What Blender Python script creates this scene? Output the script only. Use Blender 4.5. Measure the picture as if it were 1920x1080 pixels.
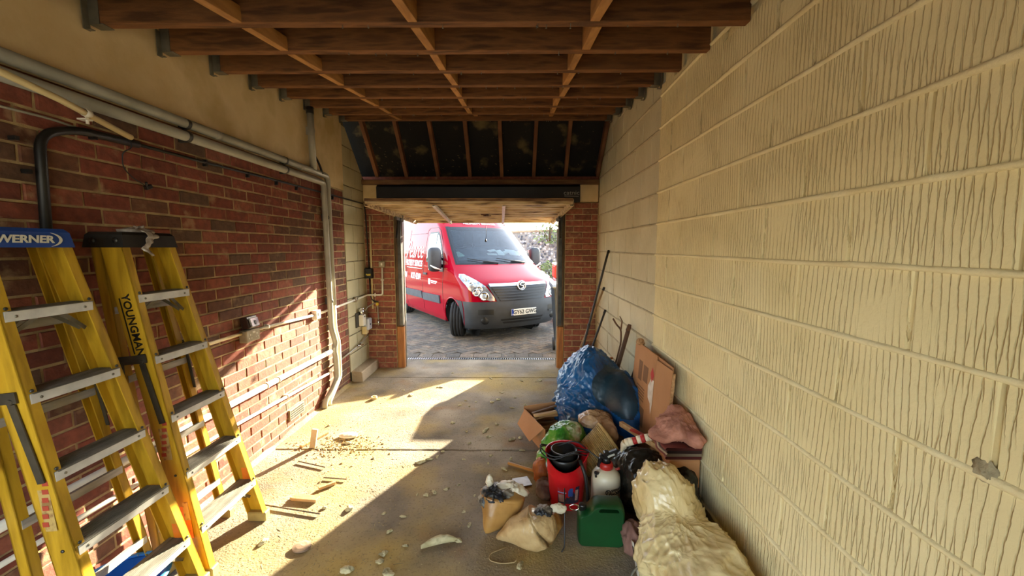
import bpy, math, random
import numpy as np
from mathutils import Vector, Matrix, noise as MN
D = bpy.data
C = bpy.context.scene.collection
R = math.radians
random.seed(7)
for o in list(D.objects): D.objects.remove(o)

# ------------------------------------------------------------------ camera, sky, sun, exposure
sc = bpy.context.scene
cd = D.cameras.new('camera'); cam = D.objects.new('camera', cd); C.objects.link(cam)
cd.sensor_width = 36; cd.lens = 750/1920*36; cd.clip_end = 300
cam.location = (0, 0, 1.6); cam.rotation_euler = (R(90-5.79), 0, R(0.46))
sc.camera = cam
SUN = Vector((0.49, 1.0, 0.351)).normalized()            # towards the sun
wd = D.worlds.new('sky'); sc.world = wd; wd.use_nodes = True
wn = wd.node_tree.nodes; wl = wd.node_tree.links; wn.clear()
sky = wn.new('ShaderNodeTexSky'); sky.sky_type = 'NISHITA'; sky.sun_disc = False
sky.sun_elevation = math.asin(SUN.z); sky.sun_rotation = math.atan2(SUN.x, SUN.y)
sky.air_density = 1.0; sky.dust_density = 1.3
bg = wn.new('ShaderNodeBackground'); bg.inputs[1].default_value = 0.47
hs = wn.new('ShaderNodeHueSaturation'); hs.inputs['Saturation'].default_value = 0.6
wo = wn.new('ShaderNodeOutputWorld')
wl.new(sky.outputs[0], hs.inputs['Color']); wl.new(hs.outputs[0], bg.inputs[0]); wl.new(bg.outputs[0], wo.inputs[0])
ld = D.lights.new('sun', 'SUN'); ld.energy = 13.0; ld.color = (1, .91, .68); ld.angle = R(.53)
sun = D.objects.new('sun', ld); C.objects.link(sun)
sun.rotation_euler = SUN.to_track_quat('Z', 'Y').to_euler()
sc.view_settings.view_transform = 'Standard'; sc.view_settings.look = 'None'
sc.view_settings.gamma = 1.0; sc.view_settings.use_curve_mapping = False
sc.view_settings.exposure = 1.85
sc.cycles.max_bounces = 14; sc.cycles.diffuse_bounces = 8; sc.cycles.transparent_max_bounces = 12
sc.cycles.sample_clamp_indirect = 6.0

# ------------------------------------------------------------------ materials
def lin(h):
    if isinstance(h, str):
        h = h.lstrip('#'); v = [int(h[i:i+2], 16)/255 for i in (0, 2, 4)]
        return tuple((c/12.92 if c <= .04045 else ((c+.055)/1.055)**2.4) for c in v) + (1,)
    return tuple(h) + (1,) if len(h) == 3 else tuple(h)
def newmat(name):
    m = D.materials.new(name); m.use_nodes = True
    nt = m.node_tree
    return m, nt.nodes, nt.links, nt.nodes['Principled BSDF']
def ramp(n, stops):
    r = n.new('ShaderNodeValToRGB'); e = r.color_ramp.elements
    while len(e) < len(stops): e.new(.5)
    for k, (p, c) in zip(e, stops): k.position = p; k.color = c
    return r
def mat(name, c1, c2=None, rough=.7, scale=6, bump=.0, bscale=40, metal=0, stretch=(1,1,1), c3=None, lo=.35, hi=.65,
        rnd=0.0, world=False, spec=None, coat=0, detail=5, bdist=.01, crinkle=0, cscale=9):
    m, n, l, b = newmat(name)
    b.inputs['Roughness'].default_value = rough; b.inputs['Metallic'].default_value = metal
    if spec is not None: b.inputs['Specular IOR Level'].default_value = spec
    if coat: b.inputs['Coat Weight'].default_value = coat; b.inputs['Coat Roughness'].default_value = .04
    if world: src = n.new('ShaderNodeNewGeometry').outputs['Position']
    else:
        tc = n.new('ShaderNodeTexCoord'); oi = n.new('ShaderNodeObjectInfo')
        ad = n.new('ShaderNodeVectorMath'); ad.operation = 'MULTIPLY_ADD'
        cb = n.new('ShaderNodeCombineXYZ'); 
        for i in range(3): l.new(oi.outputs['Random'], cb.inputs[i])
        l.new(cb.outputs[0], ad.inputs[0]); ad.inputs[1].default_value = (37, 53, 71); l.new(tc.outputs['Object'], ad.inputs[2])
        src = ad.outputs[0]
    mp = n.new('ShaderNodeMapping'); mp.inputs['Scale'].default_value = stretch; l.new(src, mp.inputs[0])
    if c2 is None: b.inputs['Base Color'].default_value = lin(c1)
    else:
        t = n.new('ShaderNodeTexNoise'); t.inputs['Scale'].default_value = scale; t.inputs['Detail'].default_value = detail
        l.new(mp.outputs[0], t.inputs['Vector'])
        st = [(lo, lin(c1)), (hi, lin(c2))] if c3 is None else [(lo, lin(c1)), ((lo+hi)/2, lin(c2)), (hi, lin(c3))]
        r = ramp(n, st); l.new(t.outputs['Fac'], r.inputs[0]); out = r.outputs[0]
        if rnd:
            oi2 = n.new('ShaderNodeObjectInfo'); g = n.new('ShaderNodeNewGeometry')
            s = n.new('ShaderNodeMath'); s.operation = 'ADD'; l.new(oi2.outputs['Random'], s.inputs[0]); l.new(g.outputs['Random Per Island'], s.inputs[1])
            fr = n.new('ShaderNodeMath'); fr.operation = 'FRACT'; l.new(s.outputs[0], fr.inputs[0])
            mr = n.new('ShaderNodeMapRange'); mr.inputs['To Min'].default_value = 1-rnd; mr.inputs['To Max'].default_value = 1+rnd*.6
            l.new(fr.outputs[0], mr.inputs[0])
            h = n.new('ShaderNodeHueSaturation'); l.new(mr.outputs[0], h.inputs['Value']); l.new(out, h.inputs['Color']); out = h.outputs[0]
        l.new(out, b.inputs['Base Color'])
    if bump:
        t2 = n.new('ShaderNodeTexNoise'); t2.inputs['Scale'].default_value = bscale; t2.inputs['Detail'].default_value = 6
        l.new(mp.outputs[0], t2.inputs['Vector'])
        bp = n.new('ShaderNodeBump'); bp.inputs['Strength'].default_value = bump; bp.inputs['Distance'].default_value = bdist
        hgt = t2.outputs['Fac']
        if crinkle:          # sharp creases of thin sheet
            acc = None
            for k, sc_ in enumerate((cscale, cscale*2.3)):
                t4 = n.new('ShaderNodeTexNoise'); t4.inputs['Scale'].default_value = sc_; t4.inputs['Detail'].default_value = 1.5; t4.inputs['Distortion'].default_value = .8; l.new(mp.outputs[0], t4.inputs['Vector'])
                s1 = n.new('ShaderNodeMath'); s1.operation = 'SUBTRACT'; l.new(t4.outputs['Fac'], s1.inputs[0]); s1.inputs[1].default_value = .5
                s2 = n.new('ShaderNodeMath'); s2.operation = 'ABSOLUTE'; l.new(s1.outputs[0], s2.inputs[0])
                s3 = n.new('ShaderNodeMath'); s3.operation = 'MULTIPLY_ADD'; l.new(s2.outputs[0], s3.inputs[0]); s3.inputs[1].default_value = -crinkle/(1+k)
                if acc is None: s3.inputs[2].default_value = 0
                else: l.new(acc, s3.inputs[2])
                acc = s3.outputs[0]
            s5 = n.new('ShaderNodeMath'); s5.operation = 'MULTIPLY_ADD'; l.new(hgt, s5.inputs[0]); s5.inputs[1].default_value = .15; l.new(acc, s5.inputs[2]); hgt = s5.outputs[0]
        l.new(hgt, bp.inputs['Height']); l.new(bp.outputs[0], b.inputs['Normal'])
    return m
def brick_mat(name, cols, mul=1.0):
    m, n, l, b = newmat(name); b.inputs['Roughness'].default_value = .9
    oi = n.new('ShaderNodeObjectInfo'); g = n.new('ShaderNodeNewGeometry')
    s = n.new('ShaderNodeMath'); s.operation = 'ADD'; l.new(oi.outputs['Random'], s.inputs[0]); l.new(g.outputs['Random Per Island'], s.inputs[1])
    fr = n.new('ShaderNodeMath'); fr.operation = 'FRACT'; l.new(s.outputs[0], fr.inputs[0])
    r = ramp(n, [(i/len(cols), lin(c)) for i, c in enumerate(cols)]); r.color_ramp.interpolation = 'CONSTANT'
    l.new(fr.outputs[0], r.inputs[0])
    t = n.new('ShaderNodeTexNoise'); t.inputs['Scale'].default_value = 26; t.inputs['Detail'].default_value = 6
    l.new(g.outputs['Position'], t.inputs['Vector'])
    mr = n.new('ShaderNodeMapRange'); mr.inputs['From Min'].default_value = .3; mr.inputs['From Max'].default_value = .72
    mr.inputs['To Min'].default_value = .72*mul; mr.inputs['To Max'].default_value = 1.3*mul
    l.new(t.outputs['Fac'], mr.inputs[0])
    h = n.new('ShaderNodeHueSaturation'); h.inputs['Saturation'].default_value = .96; l.new(mr.outputs[0], h.inputs['Value']); l.new(r.outputs[0], h.inputs['Color'])
    # pale mortar smears
    t3 = n.new('ShaderNodeTexNoise'); t3.inputs['Scale'].default_value = 9; t3.inputs['Detail'].default_value = 8; l.new(g.outputs['Position'], t3.inputs['Vector'])
    r3 = ramp(n, [(.60, (0,0,0,1)), (.74, (.55,.55,.55,1))]); l.new(t3.outputs['Fac'], r3.inputs[0])
    mx = n.new('ShaderNodeMixRGB'); l.new(r3.outputs[0], mx.inputs[0]); l.new(h.outputs[0], mx.inputs[1]); mx.inputs[2].default_value = lin('#b79a72')
    l.new(mx.outputs[0], b.inputs['Base Color'])
    t2 = n.new('ShaderNodeTexNoise'); t2.inputs['Scale'].default_value = 70; t2.inputs['Detail'].default_value = 6; l.new(g.outputs['Position'], t2.inputs['Vector'])
    bp = n.new('ShaderNodeBump'); bp.inputs['Strength'].default_value = .55; bp.inputs['Distance'].default_value = .006
    l.new(t2.outputs['Fac'], bp.inputs['Height']); l.new(bp.outputs[0], b.inputs['Normal'])
    return m
def block_mat(name, ca, cb, strength):
    """painted or bare blockwork with a combed, zig-zag scored face"""
    m, n, l, b = newmat(name); b.inputs['Roughness'].default_value = .8
    g = n.new('ShaderNodeNewGeometry')
    t = n.new('ShaderNodeTexNoise'); t.inputs['Scale'].default_value = 2.2; t.inputs['Detail'].default_value = 6; l.new(g.outputs['Position'], t.inputs['Vector'])
    r = ramp(n, [(.3, lin(ca)), (.7, lin(cb))]); l.new(t.outputs['Fac'], r.inputs[0])
    hs = []
    for k, (ang, sca, ph) in enumerate(((8, 15.5, 0), (-8, 13.7, 2.1))):
        mp = n.new('ShaderNodeMapping'); mp.inputs['Rotation'].default_value = (R(ang), 0, 0); mp.inputs['Location'].default_value = (0, ph, ph); mp.inputs['Scale'].default_value = (1, 1, .38)
        l.new(g.outputs['Position'], mp.inputs[0])
        w = n.new('ShaderNodeTexWave'); w.wave_type = 'BANDS'; w.bands_direction = 'Y'; w.wave_profile = 'SIN'
        w.inputs['Scale'].default_value = sca; w.inputs['Distortion'].default_value = 2.6; w.inputs['Detail'].default_value = 4; w.inputs['Detail Roughness'].default_value = .7
        w.inputs['Detail Scale'].default_value = 1.3
        l.new(mp.outputs[0], w.inputs[0])
        rr = ramp(n, [(.0, (0,0,0,1)), (.10, (1,1,1,1))]); l.new(w.outputs['Fac'], rr.inputs[0])
        # patches where this stroke of the comb is present
        tm = n.new('ShaderNodeTexNoise'); tm.inputs['Scale'].default_value = 3.2; tm.inputs['Detail'].default_value = 2
        mp2 = n.new('ShaderNodeMapping'); mp2.inputs['Location'].default_value = (k*9, k*5, 3); l.new(g.outputs['Position'], mp2.inputs[0]); l.new(mp2.outputs[0], tm.inputs['Vector'])
        rm = ramp(n, [(.40, (1,1,1,1)), (.50, (0,0,0,1))]); l.new(tm.outputs['Fac'], rm.inputs[0])
        mx = n.new('ShaderNodeMath'); mx.operation = 'MAXIMUM'; l.new(rr.outputs[0], mx.inputs[0]); l.new(rm.outputs[0], mx.inputs[1]); hs.append(mx)
    mi = n.new('ShaderNodeMath'); mi.operation = 'MINIMUM'; l.new(hs[0].outputs[0], mi.inputs[0]); l.new(hs[1].outputs[0], mi.inputs[1])
    t2 = n.new('ShaderNodeTexNoise'); t2.inputs['Scale'].default_value = 55; t2.inputs['Detail'].default_value = 7; l.new(g.outputs['Position'], t2.inputs['Vector'])
    mm = n.new('ShaderNodeMath'); mm.operation = 'MULTIPLY_ADD'; l.new(t2.outputs['Fac'], mm.inputs[0]); mm.inputs[1].default_value = .55; l.new(mi.outputs[0], mm.inputs[2])
    bp = n.new('ShaderNodeBump'); bp.inputs['Strength'].default_value = strength; bp.inputs['Distance'].default_value = .0045
    l.new(mm.outputs[0], bp.inputs['Height']); l.new(bp.outputs[0], b.inputs['Normal'])
    # shade inside the grooves, put into the colour
    gr = n.new('ShaderNodeMixRGB'); gr.blend_type = 'MULTIPLY'; gr.inputs[0].default_value = .5
    rg = ramp(n, [(0, lin('#b8a585')), (.5, (1,1,1,1))]); l.new(mi.outputs[0], rg.inputs[0])
    l.new(r.outputs[0], gr.inputs[1]); l.new(rg.outputs[0], gr.inputs[2]); l.new(gr.outputs[0], b.inputs['Base Color'])
    return m

# ------------------------------------------------------------------ mesh builder
class MB:
    def __init__(s): s.v = []; s.f = []; s.sm = []
    def add(s, vs, fs, smooth=False):
        k = len(s.v); s.v += [tuple(p) for p in vs]
        s.f += [tuple(i+k for i in q) for q in fs]; s.sm += [smooth]*len(fs); return s
    def box(s, c, d, rot=None, bev=0.0):
        x, y, z = d[0]/2, d[1]/2, d[2]/2
        if bev <= 0:
            vs = [(-x,-y,-z),(x,-y,-z),(x,y,-z),(-x,y,-z),(-x,-y,z),(x,-y,z),(x,y,z),(-x,y,z)]
            fs = [(3,2,1,0),(4,5,6,7),(0,1,5,4),(1,2,6,5),(2,3,7,6),(3,0,4,7)]
        else:
            vs, fs = bevbox(x, y, z, bev)
        c = Vector(c)
        if rot is not None: vs = [c + rot @ Vector(p) for p in vs]
        else: vs = [c + Vector(p) for p in vs]
        return s.add(vs, fs)
    def rbox(s, a, b, bev=0.0):
        return s.box([(a[i]+b[i])/2 for i in range(3)], [abs(b[i]-a[i]) for i in range(3)], None, bev)
    def beam(s, p, q, w, h, up=(0,0,1), bev=0.0):
        p, q = Vector(p), Vector(q); d = (q-p); L = d.length; y = d.normalized()
        x = y.cross(Vector(up)).normalized(); z = x.cross(y)
        M = Matrix((x, y, z)).transposed()
        return s.box((p+q)/2, (w, L, h), M, bev)
    def tube(s, pts, r, n=10, caps=True, flat=1.0):
        pts = [Vector(p) for p in pts]; m = len(pts); rr = r if isinstance(r, (list, tuple)) else [r]*m
        t0 = (pts[1]-pts[0]).normalized(); u = t0.orthogonal().normalized(); vs = []; fs = []
        for i, p in enumerate(pts):
            t = (pts[min(i+1, m-1)] - pts[max(i-1, 0)]).normalized()
            u = (u - t*u.dot(t)); u = u.normalized() if u.length > 1e-6 else t.orthogonal().normalized()
            w = t.cross(u)
            for k in range(n):
                a = 2*math.pi*k/n; vs.append(p + (u*math.cos(a) + w*math.sin(a)*flat)*rr[i])
        for i in range(m-1):
            for k in range(n):
                a, b = i*n+k, i*n+(k+1) % n; fs.append((a, b, b+n, a+n))
        s.add(vs, fs, True)
        if caps:
            k0 = len(s.v)-m*n
            s.f.append(tuple(k0+k for k in reversed(range(n)))); s.sm.append(False)
            s.f.append(tuple(k0+(m-1)*n+k for k in range(n))); s.sm.append(False)
        return s
    def lathe(s, prof, c=(0,0,0), n=24, M=None, smooth=True, a0=0, a1=2*math.pi):
        c = Vector(c); vs = []; fs = []; full = abs(a1-a0-2*math.pi) < 1e-6; nn = n if full else n+1
        for (r, z) in prof:
            for k in range(nn):
                a = a0+(a1-a0)*k/n; p = Vector((r*math.cos(a), r*math.sin(a), z))
                vs.append(c + (M @ p if M else p))
        for i in range(len(prof)-1):
            for k in range(n):
                a, b = i*nn+k, i*nn+(k+1) % nn; fs.append((a, b, b+nn, a+nn))
        return s.add(vs, fs, smooth)
    def cyl(s, p, q, r, n=12): return s.tube([p, q], r, n)
    def grid(s, P, smooth=True, close=False):
        h, w = len(P), len(P[0]); vs = [p for row in P for p in row]; fs = []
        for i in range(h-1):
            for j in range(w-1 if not close else w):
                fs.append((i*w+j, i*w+(j+1) % w, (i+1)*w+(j+1) % w, (i+1)*w+j))
        return s.add(vs, fs, smooth)
    def prism(s, poly, f0, f1):
        n = len(poly); vs = [f0(*p) for p in poly] + [f1(*p) for p in poly]
        fs = [tuple(reversed(range(n))), tuple(range(n, 2*n))] + [(i, (i+1) % n, n+(i+1) % n, n+i) for i in range(n)]
        return s.add(vs, fs)
    def move(s, M):
        s.v = [tuple(M @ Vector(p)) for p in s.v]; return s
    def mesh(s, name):
        me = D.meshes.new(name); me.from_pydata(s.v, [], s.f)
        me.polygons.foreach_set('use_smooth', s.sm); me.update(); return me
    def build(s, name, m, parent=None, loc=(0,0,0), label=None, cat=None, group=None, kind=None, normals=True, solid=0):
        me = s.mesh(name)
        if normals: fixn(me)
        return link(name, me, m, parent, loc, label, cat, group, kind, solid)
def fixn(me):
    import bmesh
    bm = bmesh.new(); bm.from_mesh(me); bmesh.ops.recalc_face_normals(bm, faces=bm.faces); bm.to_mesh(me); bm.free()
def bevbox(x, y, z, b):
    vs = []; 
    for sx in (-1,1):
        for sy in (-1,1):
            for sz in (-1,1):
                vs += [(sx*x, sy*(y-b), sz*(z-b)), (sx*(x-b), sy*y, sz*(z-b)), (sx*(x-b), sy*(y-b), sz*z)]
    I = lambda sx, sy, sz, a: ((sx*2+sy)*2+sz)*3+a
    fs = []
    for sx in (0,1): fs.append((I(sx,0,0,0), I(sx,1,0,0), I(sx,1,1,0), I(sx,0,1,0)))
    for sy in (0,1): fs.append((I(0,sy,0,1), I(1,sy,0,1), I(1,sy,1,1), I(0,sy,1,1)))
    for sz in (0,1): fs.append((I(0,0,sz,2), I(1,0,sz,2), I(1,1,sz,2), I(0,1,sz,2)))
    for a in (0,1):
        for b2 in (0,1):
            fs.append((I(a,b2,0,0), I(a,b2,1,0), I(a,b2,1,1), I(a,b2,0,1)))
            fs.append((I(a,0,b2,0), I(a,1,b2,0), I(a,1,b2,2), I(a,0,b2,2)))
            fs.append((I(0,a,b2,1), I(1,a,b2,1), I(1,a,b2,2), I(0,a,b2,2)))
            for c in (0,1): fs.append((I(a,b2,c,0), I(a,b2,c,1), I(a,b2,c,2)))
    return vs, fs
def link(name, me, m, parent=None, loc=(0,0,0), label=None, cat=None, group=None, kind=None, solid=0):
    o = D.objects.new(name, me); C.objects.link(o); o.location = loc
    if m is not None and len(me.materials) == 0: me.materials.append(m)
    if parent is not None: o.parent = parent
    tag(o, label, cat, group, kind)
    if solid:
        md = o.modifiers.new('thickness', 'SOLIDIFY'); md.thickness = solid; md.offset = 0
    return o
def tag(o, label=None, cat=None, group=None, kind=None):
    if label: o['label'] = label
    if cat: o['category'] = cat
    if group: o['group'] = group
    if kind: o['kind'] = kind
    return o
def empty(name, loc, label=None, cat=None, group=None, rz=0, kind=None):
    o = D.objects.new(name, None); C.objects.link(o); o.location = loc; o.rotation_euler[2] = rz; o.empty_display_size = .05
    return tag(o, label, cat, group, kind)
def copy_tree(o, parent=None):
    c = o.copy(); C.objects.link(c)
    if parent is not None: c.parent = parent
    for ch in [x for x in D.objects if x.parent == o]: copy_tree(ch, c)
    return c
def text(body, size, M, m, name, parent=None, ex=.0012, shear=0, align='CENTER', sx=1.0, bold=0.0, label=None):
    cu = D.curves.new(name, 'FONT'); cu.body = body; cu.size = size; cu.extrude = ex; cu.shear = shear
    cu.align_x = align; cu.align_y = 'CENTER'; cu.offset = bold; cu.resolution_u = 3
    o = D.objects.new(name, cu); C.objects.link(o)
    dg = bpy.context.evaluated_depsgraph_get(); me = D.meshes.new_from_object(o.evaluated_get(dg))
    D.objects.remove(o); D.curves.remove(cu)
    me.transform(M @ Matrix.Diagonal((sx, 1, 1, 1))); me.name = name
    return link(name, me, m, parent, label=label)
def basis(x, y, loc):
    x = Vector(x).normalized(); y = Vector(y); y = (y - x*y.dot(x)).normalized(); z = x.cross(y)
    M = Matrix((x, y, z)).transposed().to_4x4(); M.translation = Vector(loc); return M
def arc(c, r, a0, a1, u, v, n=6):
    c, u, v = Vector(c), Vector(u), Vector(v)
    return [c + (u*math.cos(a0+(a1-a0)*i/n) + v*math.sin(a0+(a1-a0)*i/n))*r for i in range(n+1)]
def bend(pts, r, n=5):
    """round the corners of a polyline"""
    P = [Vector(p) for p in pts]; out = [P[0]]
    for a, b, c in zip(P, P[1:], P[2:]):
        d1 = (a-b); d2 = (c-b); k = min(r, d1.length*.45, d2.length*.45)
        p0 = b+d1.normalized()*k; p2 = b+d2.normalized()*k
        for i in range(n+1):
            t = i/n; out.append(p0*(1-t)**2 + b*2*t*(1-t) + p2*t*t)
    out.append(P[-1]); return out
def rn(p, s, oct=4, seed=0.0):
    """ridged fold noise 0..1"""
    v = 0; a = 1; tot = 0; q = Vector(p)*s + Vector((seed, seed*1.7, seed*.3))
    for i in range(oct):
        v += a*(1-abs(MN.noise(q))*1.6); tot += a; a *= .5; q = q*2.07
    return v/tot
def crease(q, oct=3, sharp=5):
    v = 0; a = 1; tot = 0
    for i in range(oct):
        v += a*max(0, 1-abs(MN.noise(q))*1.15)**sharp; tot += a; a *= .55; q = q*1.93+Vector((3.1, 7.7, 1.3))
    return v/tot
def blob(ells, cen, nu=96, nv=56, amp=.03, fs=5, oct=4, seed=1.0, zmin=.004, fine=.006, warp=.25, k=.35, stretch=(1,1,1), flute=0, fl_n=14, drape=None, sharp=5, calm=None):
    """star-shaped crumpled lump over smooth-joined ellipsoids (centre, radii).
    drape=(a, b): folds that run down from the crown, a across and b along"""
    cen = np.array(cen, float); th = np.linspace(0, 2*np.pi, nu, endpoint=False); ph = np.linspace(.0, np.pi, nv)
    T, Pp = np.meshgrid(th, ph); dirs = np.stack([np.cos(T)*np.sin(Pp), np.sin(T)*np.sin(Pp), np.cos(Pp)], -1)
    def field(p):
        v = 0
        for c, r in ells:
            q = (p-np.array(c))/np.array(r); v = v + np.exp(-((q**2).sum(-1)-1)/k)
        return v-1
    lo = np.zeros(T.shape); hi = np.full(T.shape, 2.5)
    for _ in range(34):
        mid = (lo+hi)/2; inside = field(cen+dirs*mid[..., None]) > 0
        lo = np.where(inside, mid, lo); hi = np.where(inside, hi, mid)
    P = []
    for i in range(nv):
        row = []
        for j in range(nu):
            d = Vector(dirs[i, j]); r = lo[i, j]; p = Vector(cen)+d*r; t_, f_ = T[i, j], Pp[i, j]
            q = Vector((p.x*stretch[0], p.y*stretch[1], p.z*stretch[2]))
            wv = MN.noise_vector(q*2.3+Vector((seed, 0, 0)))*warp
            r0 = r
            if drape:
                g = Vector((math.cos(t_)*drape[0], math.sin(t_)*drape[0], f_*drape[1]+seed))+wv*2
                fall = min(1, f_/1.1)**1.6*(drape[2] if len(drape) > 2 else 1)
                r += amp*(.8*MN.noise(q*fs*.5+wv)+.75*(crease(g, oct, sharp)-.25)*fall+.75*(crease(q*fs*.8+wv*1.5+Vector((seed,2,5)), 3, sharp)-.22)) + fine*(crease(q*fs*3.3+wv, 2, 4)-.3)
            else:
                f = rn(q+wv*.5, fs, oct, seed); f2 = rn(q-wv*.3, fs*3.1, 3, seed+9)
                r += amp*(f-.6)*1.6 + fine*(f2-.5)*2
            if calm: r = r0+(r-r0)*calm(p)
            if flute: r *= 1+flute*(abs(math.sin(t_*fl_n/2+MN.noise(p*6)*2.5))-.5)*math.sin(f_)**2*max(0, math.cos(f_)*.7+.5)
            p = Vector(cen)+d*r
            if p.z < zmin: p.z = zmin
            row.append(p)
        P.append(row)
    return P
def clampx(P, xmax):
    for row in P:
        for p in row:
            if p.x > xmax: p.x = xmax
    return P
# ------------------------------------------------------------------ dimensions
XL, XR, YF, YB = -1.95, 1.06, 5.2, -0.45       # inner faces of left, right, front walls; unseen back end, opened for sky fill
OX0, OX1, OT = -1.470, .552, 2.12             # clear opening
ZJ = lambda y: 2.33+.146*y                    # underside of the sloping joists
JY = [1.94+.38*k for k in range(8)]

M = {}
M['brick'] = brick_mat('red_brick', ['#a5533a','#98492f','#ab5a3e','#8d4630','#b0603f','#7d5038','#a04e36','#8c5a3e','#9f5137','#7d5a42','#b4664a','#94492f'], .56)
M['pier_brick'] = brick_mat('pier_brick', ['#8a4a34','#955038','#7c4632','#8e5238','#80503a','#995a3e'], .9)
M['mortar'] = mat('lime_mortar', '#927b57', '#b9a273', .95, 14, .4, 90, world=True)
M['cream_block'] = block_mat('cream_painted_block', '#e7d6a0', '#f1e3b2', .85)
M['grey_block'] = block_mat('bare_grey_block', '#cdc29e', '#dbd1b0', .5)
M['cream_joint'] = mat('cream_painted_joint', '#e8d7a4', '#f2e5b8', .8, 8, .5, 60, world=True)
M['grey_joint'] = mat('grey_mortar_joint', '#a89a7a', '#c3b492', .9, 8, .5, 60, world=True)
M['side_block'] = block_mat('thin_joint_block', '#b0a583', '#c4b992', .25)
M['dark_joint'] = mat('dark_joint', '#57503e', '#7b7058', .95, 9, .4, 60, world=True)
M['plaster'] = mat('old_cream_plaster', '#c4a872', '#dec494', .9, 2.2, .35, 14, world=True, c3='#d2b682', detail=8)
M['concrete'] = mat('concrete', '#978468', '#b5a183', .92, 3.0, .5, 45, world=True)
M['joist'] = mat('joist_pine', '#6b421f', '#85562b', .75, 3, .25, 60, stretch=(1.2,9,9), c3='#573414', rnd=.12)
M['noggin'] = mat('noggin_pine', '#a3713a', '#c08b4c', .75, 4, .2, 60, stretch=(9,1.2,9), rnd=.15)
M['rafter'] = mat('rafter_pine', '#6e4428', '#8a5a36', .8, 4, .2, 60, rnd=.15)
M['felt'] = mat('black_roof_felt', '#0d0c0a', '#15130f', .85, 4, .5, 18, world=True, c3='#75643c', lo=.42, hi=.74, detail=7)
M['deck'] = mat('dark_roof_boards', '#2b1c10', '#4a3018', .85, 5, .2, 40, world=True)
M['galv'] = mat('galvanised_steel', '#6f6a5c', '#8d8776', .55, 12, .1, 60, .6)
M['lintel'] = mat('black_lintel_paint', '#0b0c0d', '#15171a', .45, 5, .05, 50)
M['weathered'] = mat('weathered_timber', '#3f3122', '#6a5439', .85, 6, .4, 50, stretch=(6,6,.8))
M['orange_wood'] = mat('new_orange_timber', '#8d5320', '#b57430', .6, 5, .2, 50, stretch=(8,8,.8))
M['steel_dark'] = mat('dark_steel', '#3b3b38', '#57554f', .45, 10, .1, 50, .7)

# floor with a straw coloured dust layer
def floor_mat():
    m, n, l, b = newmat('dusty_concrete_floor'); b.inputs['Roughness'].default_value = .9
    g = n.new('ShaderNodeNewGeometry')
    def nz(s, d=6, off=0):
        mp = n.new('ShaderNodeMapping'); mp.inputs['Location'].default_value = (off, off*2, 0); l.new(g.outputs['Position'], mp.inputs[0])
        t = n.new('ShaderNodeTexNoise'); t.inputs['Scale'].default_value = s; t.inputs['Detail'].default_value = d; l.new(mp.outputs[0], t.inputs['Vector']); return t
    r1 = ramp(n, [(.3, lin('#625846')), (.5, lin('#877a65')), (.68, lin('#a3957d'))]); l.new(nz(2.2, 8).outputs['Fac'], r1.inputs[0])
    # yellow insulation dust and orange sand trodden in
    r2 = ramp(n, [(.46, (0,0,0,1)), (.66, (.8,.8,.8,1))]); l.new(nz(1.4, 7, 4.3).outputs['Fac'], r2.inputs[0])
    mx = n.new('ShaderNodeMixRGB'); l.new(r2.outputs[0], mx.inputs[0]); l.new(r1.outputs[0], mx.inputs[1]); mx.inputs[2].default_value = lin('#ad9146')
    r3 = ramp(n, [(.60, (0,0,0,1)), (.72, (.7,.7,.7,1))]); l.new(nz(2.6, 7, 9.1).outputs['Fac'], r3.inputs[0])
    mx2 = n.new('ShaderNodeMixRGB'); l.new(r3.outputs[0], mx2.inputs[0]); l.new(mx.outputs[0], mx2.inputs[1]); mx2.inputs[2].default_value = lin('#8f6c40')
    # fine grit
    r4 = ramp(n, [(.33, lin('#5e4e38')), (.45, (1,1,1,1))]); l.new(nz(60, 4, 2).outputs['Fac'], r4.inputs[0])
    mx3 = n.new('ShaderNodeMixRGB'); mx3.blend_type = 'MULTIPLY'; mx3.inputs[0].default_value = .28; l.new(mx2.outputs[0], mx3.inputs[1]); l.new(r4.outputs[0], mx3.inputs[2])
    l.new(mx3.outputs[0], b.inputs['Base Color'])
    a = n.new('ShaderNodeMath'); a.operation = 'ADD'; l.new(nz(26, 8, 1).outputs['Fac'], a.inputs[0]); l.new(nz(90, 4, 5).outputs['Fac'], a.inputs[1])
    bp = n.new('ShaderNodeBump'); bp.inputs['Strength'].default_value = .55; bp.inputs['Distance'].default_value = .007
    l.new(a.outputs[0], bp.inputs['Height']); l.new(bp.outputs[0], b.inputs['Normal'])
    return m
M['floor'] = floor_mat()

# ------------------------------------------------------------------ floor
fl = empty('floor', (0,0,0), kind='structure')
def slab(y0, y1, z1, name, seed):
    b = MB(); n = 60; random.seed(seed)
    xs = [XL-.05+(XR-XL+.1)*i/n for i in range(n+1)]
    e0 = [y0+(.012*MN.noise(Vector((x*7, seed, 0)))+.006*MN.noise(Vector((x*23, seed, 3)))) for x in xs]
    e1 = [y1+(.012*MN.noise(Vector((x*7, seed+5, 0)))+.006*MN.noise(Vector((x*23, seed+5, 3)))) for x in xs]
    P = [[(x, e0[i], z1-.1) for i, x in enumerate(xs)], [(x, e0[i], z1-.006) for i, x in enumerate(xs)], [(x, e0[i]+.008, z1) for i, x in enumerate(xs)],
         [(x, e1[i]-.008, z1) for i, x in enumerate(xs)], [(x, e1[i], z1-.006) for i, x in enumerate(xs)], [(x, e1[i], z1-.1) for i, x in enumerate(xs)]]
    b.grid(P, smooth=False); return b.build(name, M['floor'], fl)
slab(YB, 3.02, 0, 'floor_slab', 1); slab(3.03, 4.80, 0.0, 'floor_slab', 2); slab(4.815, 5.60, -.002, 'threshold_slab', 3)
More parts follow.
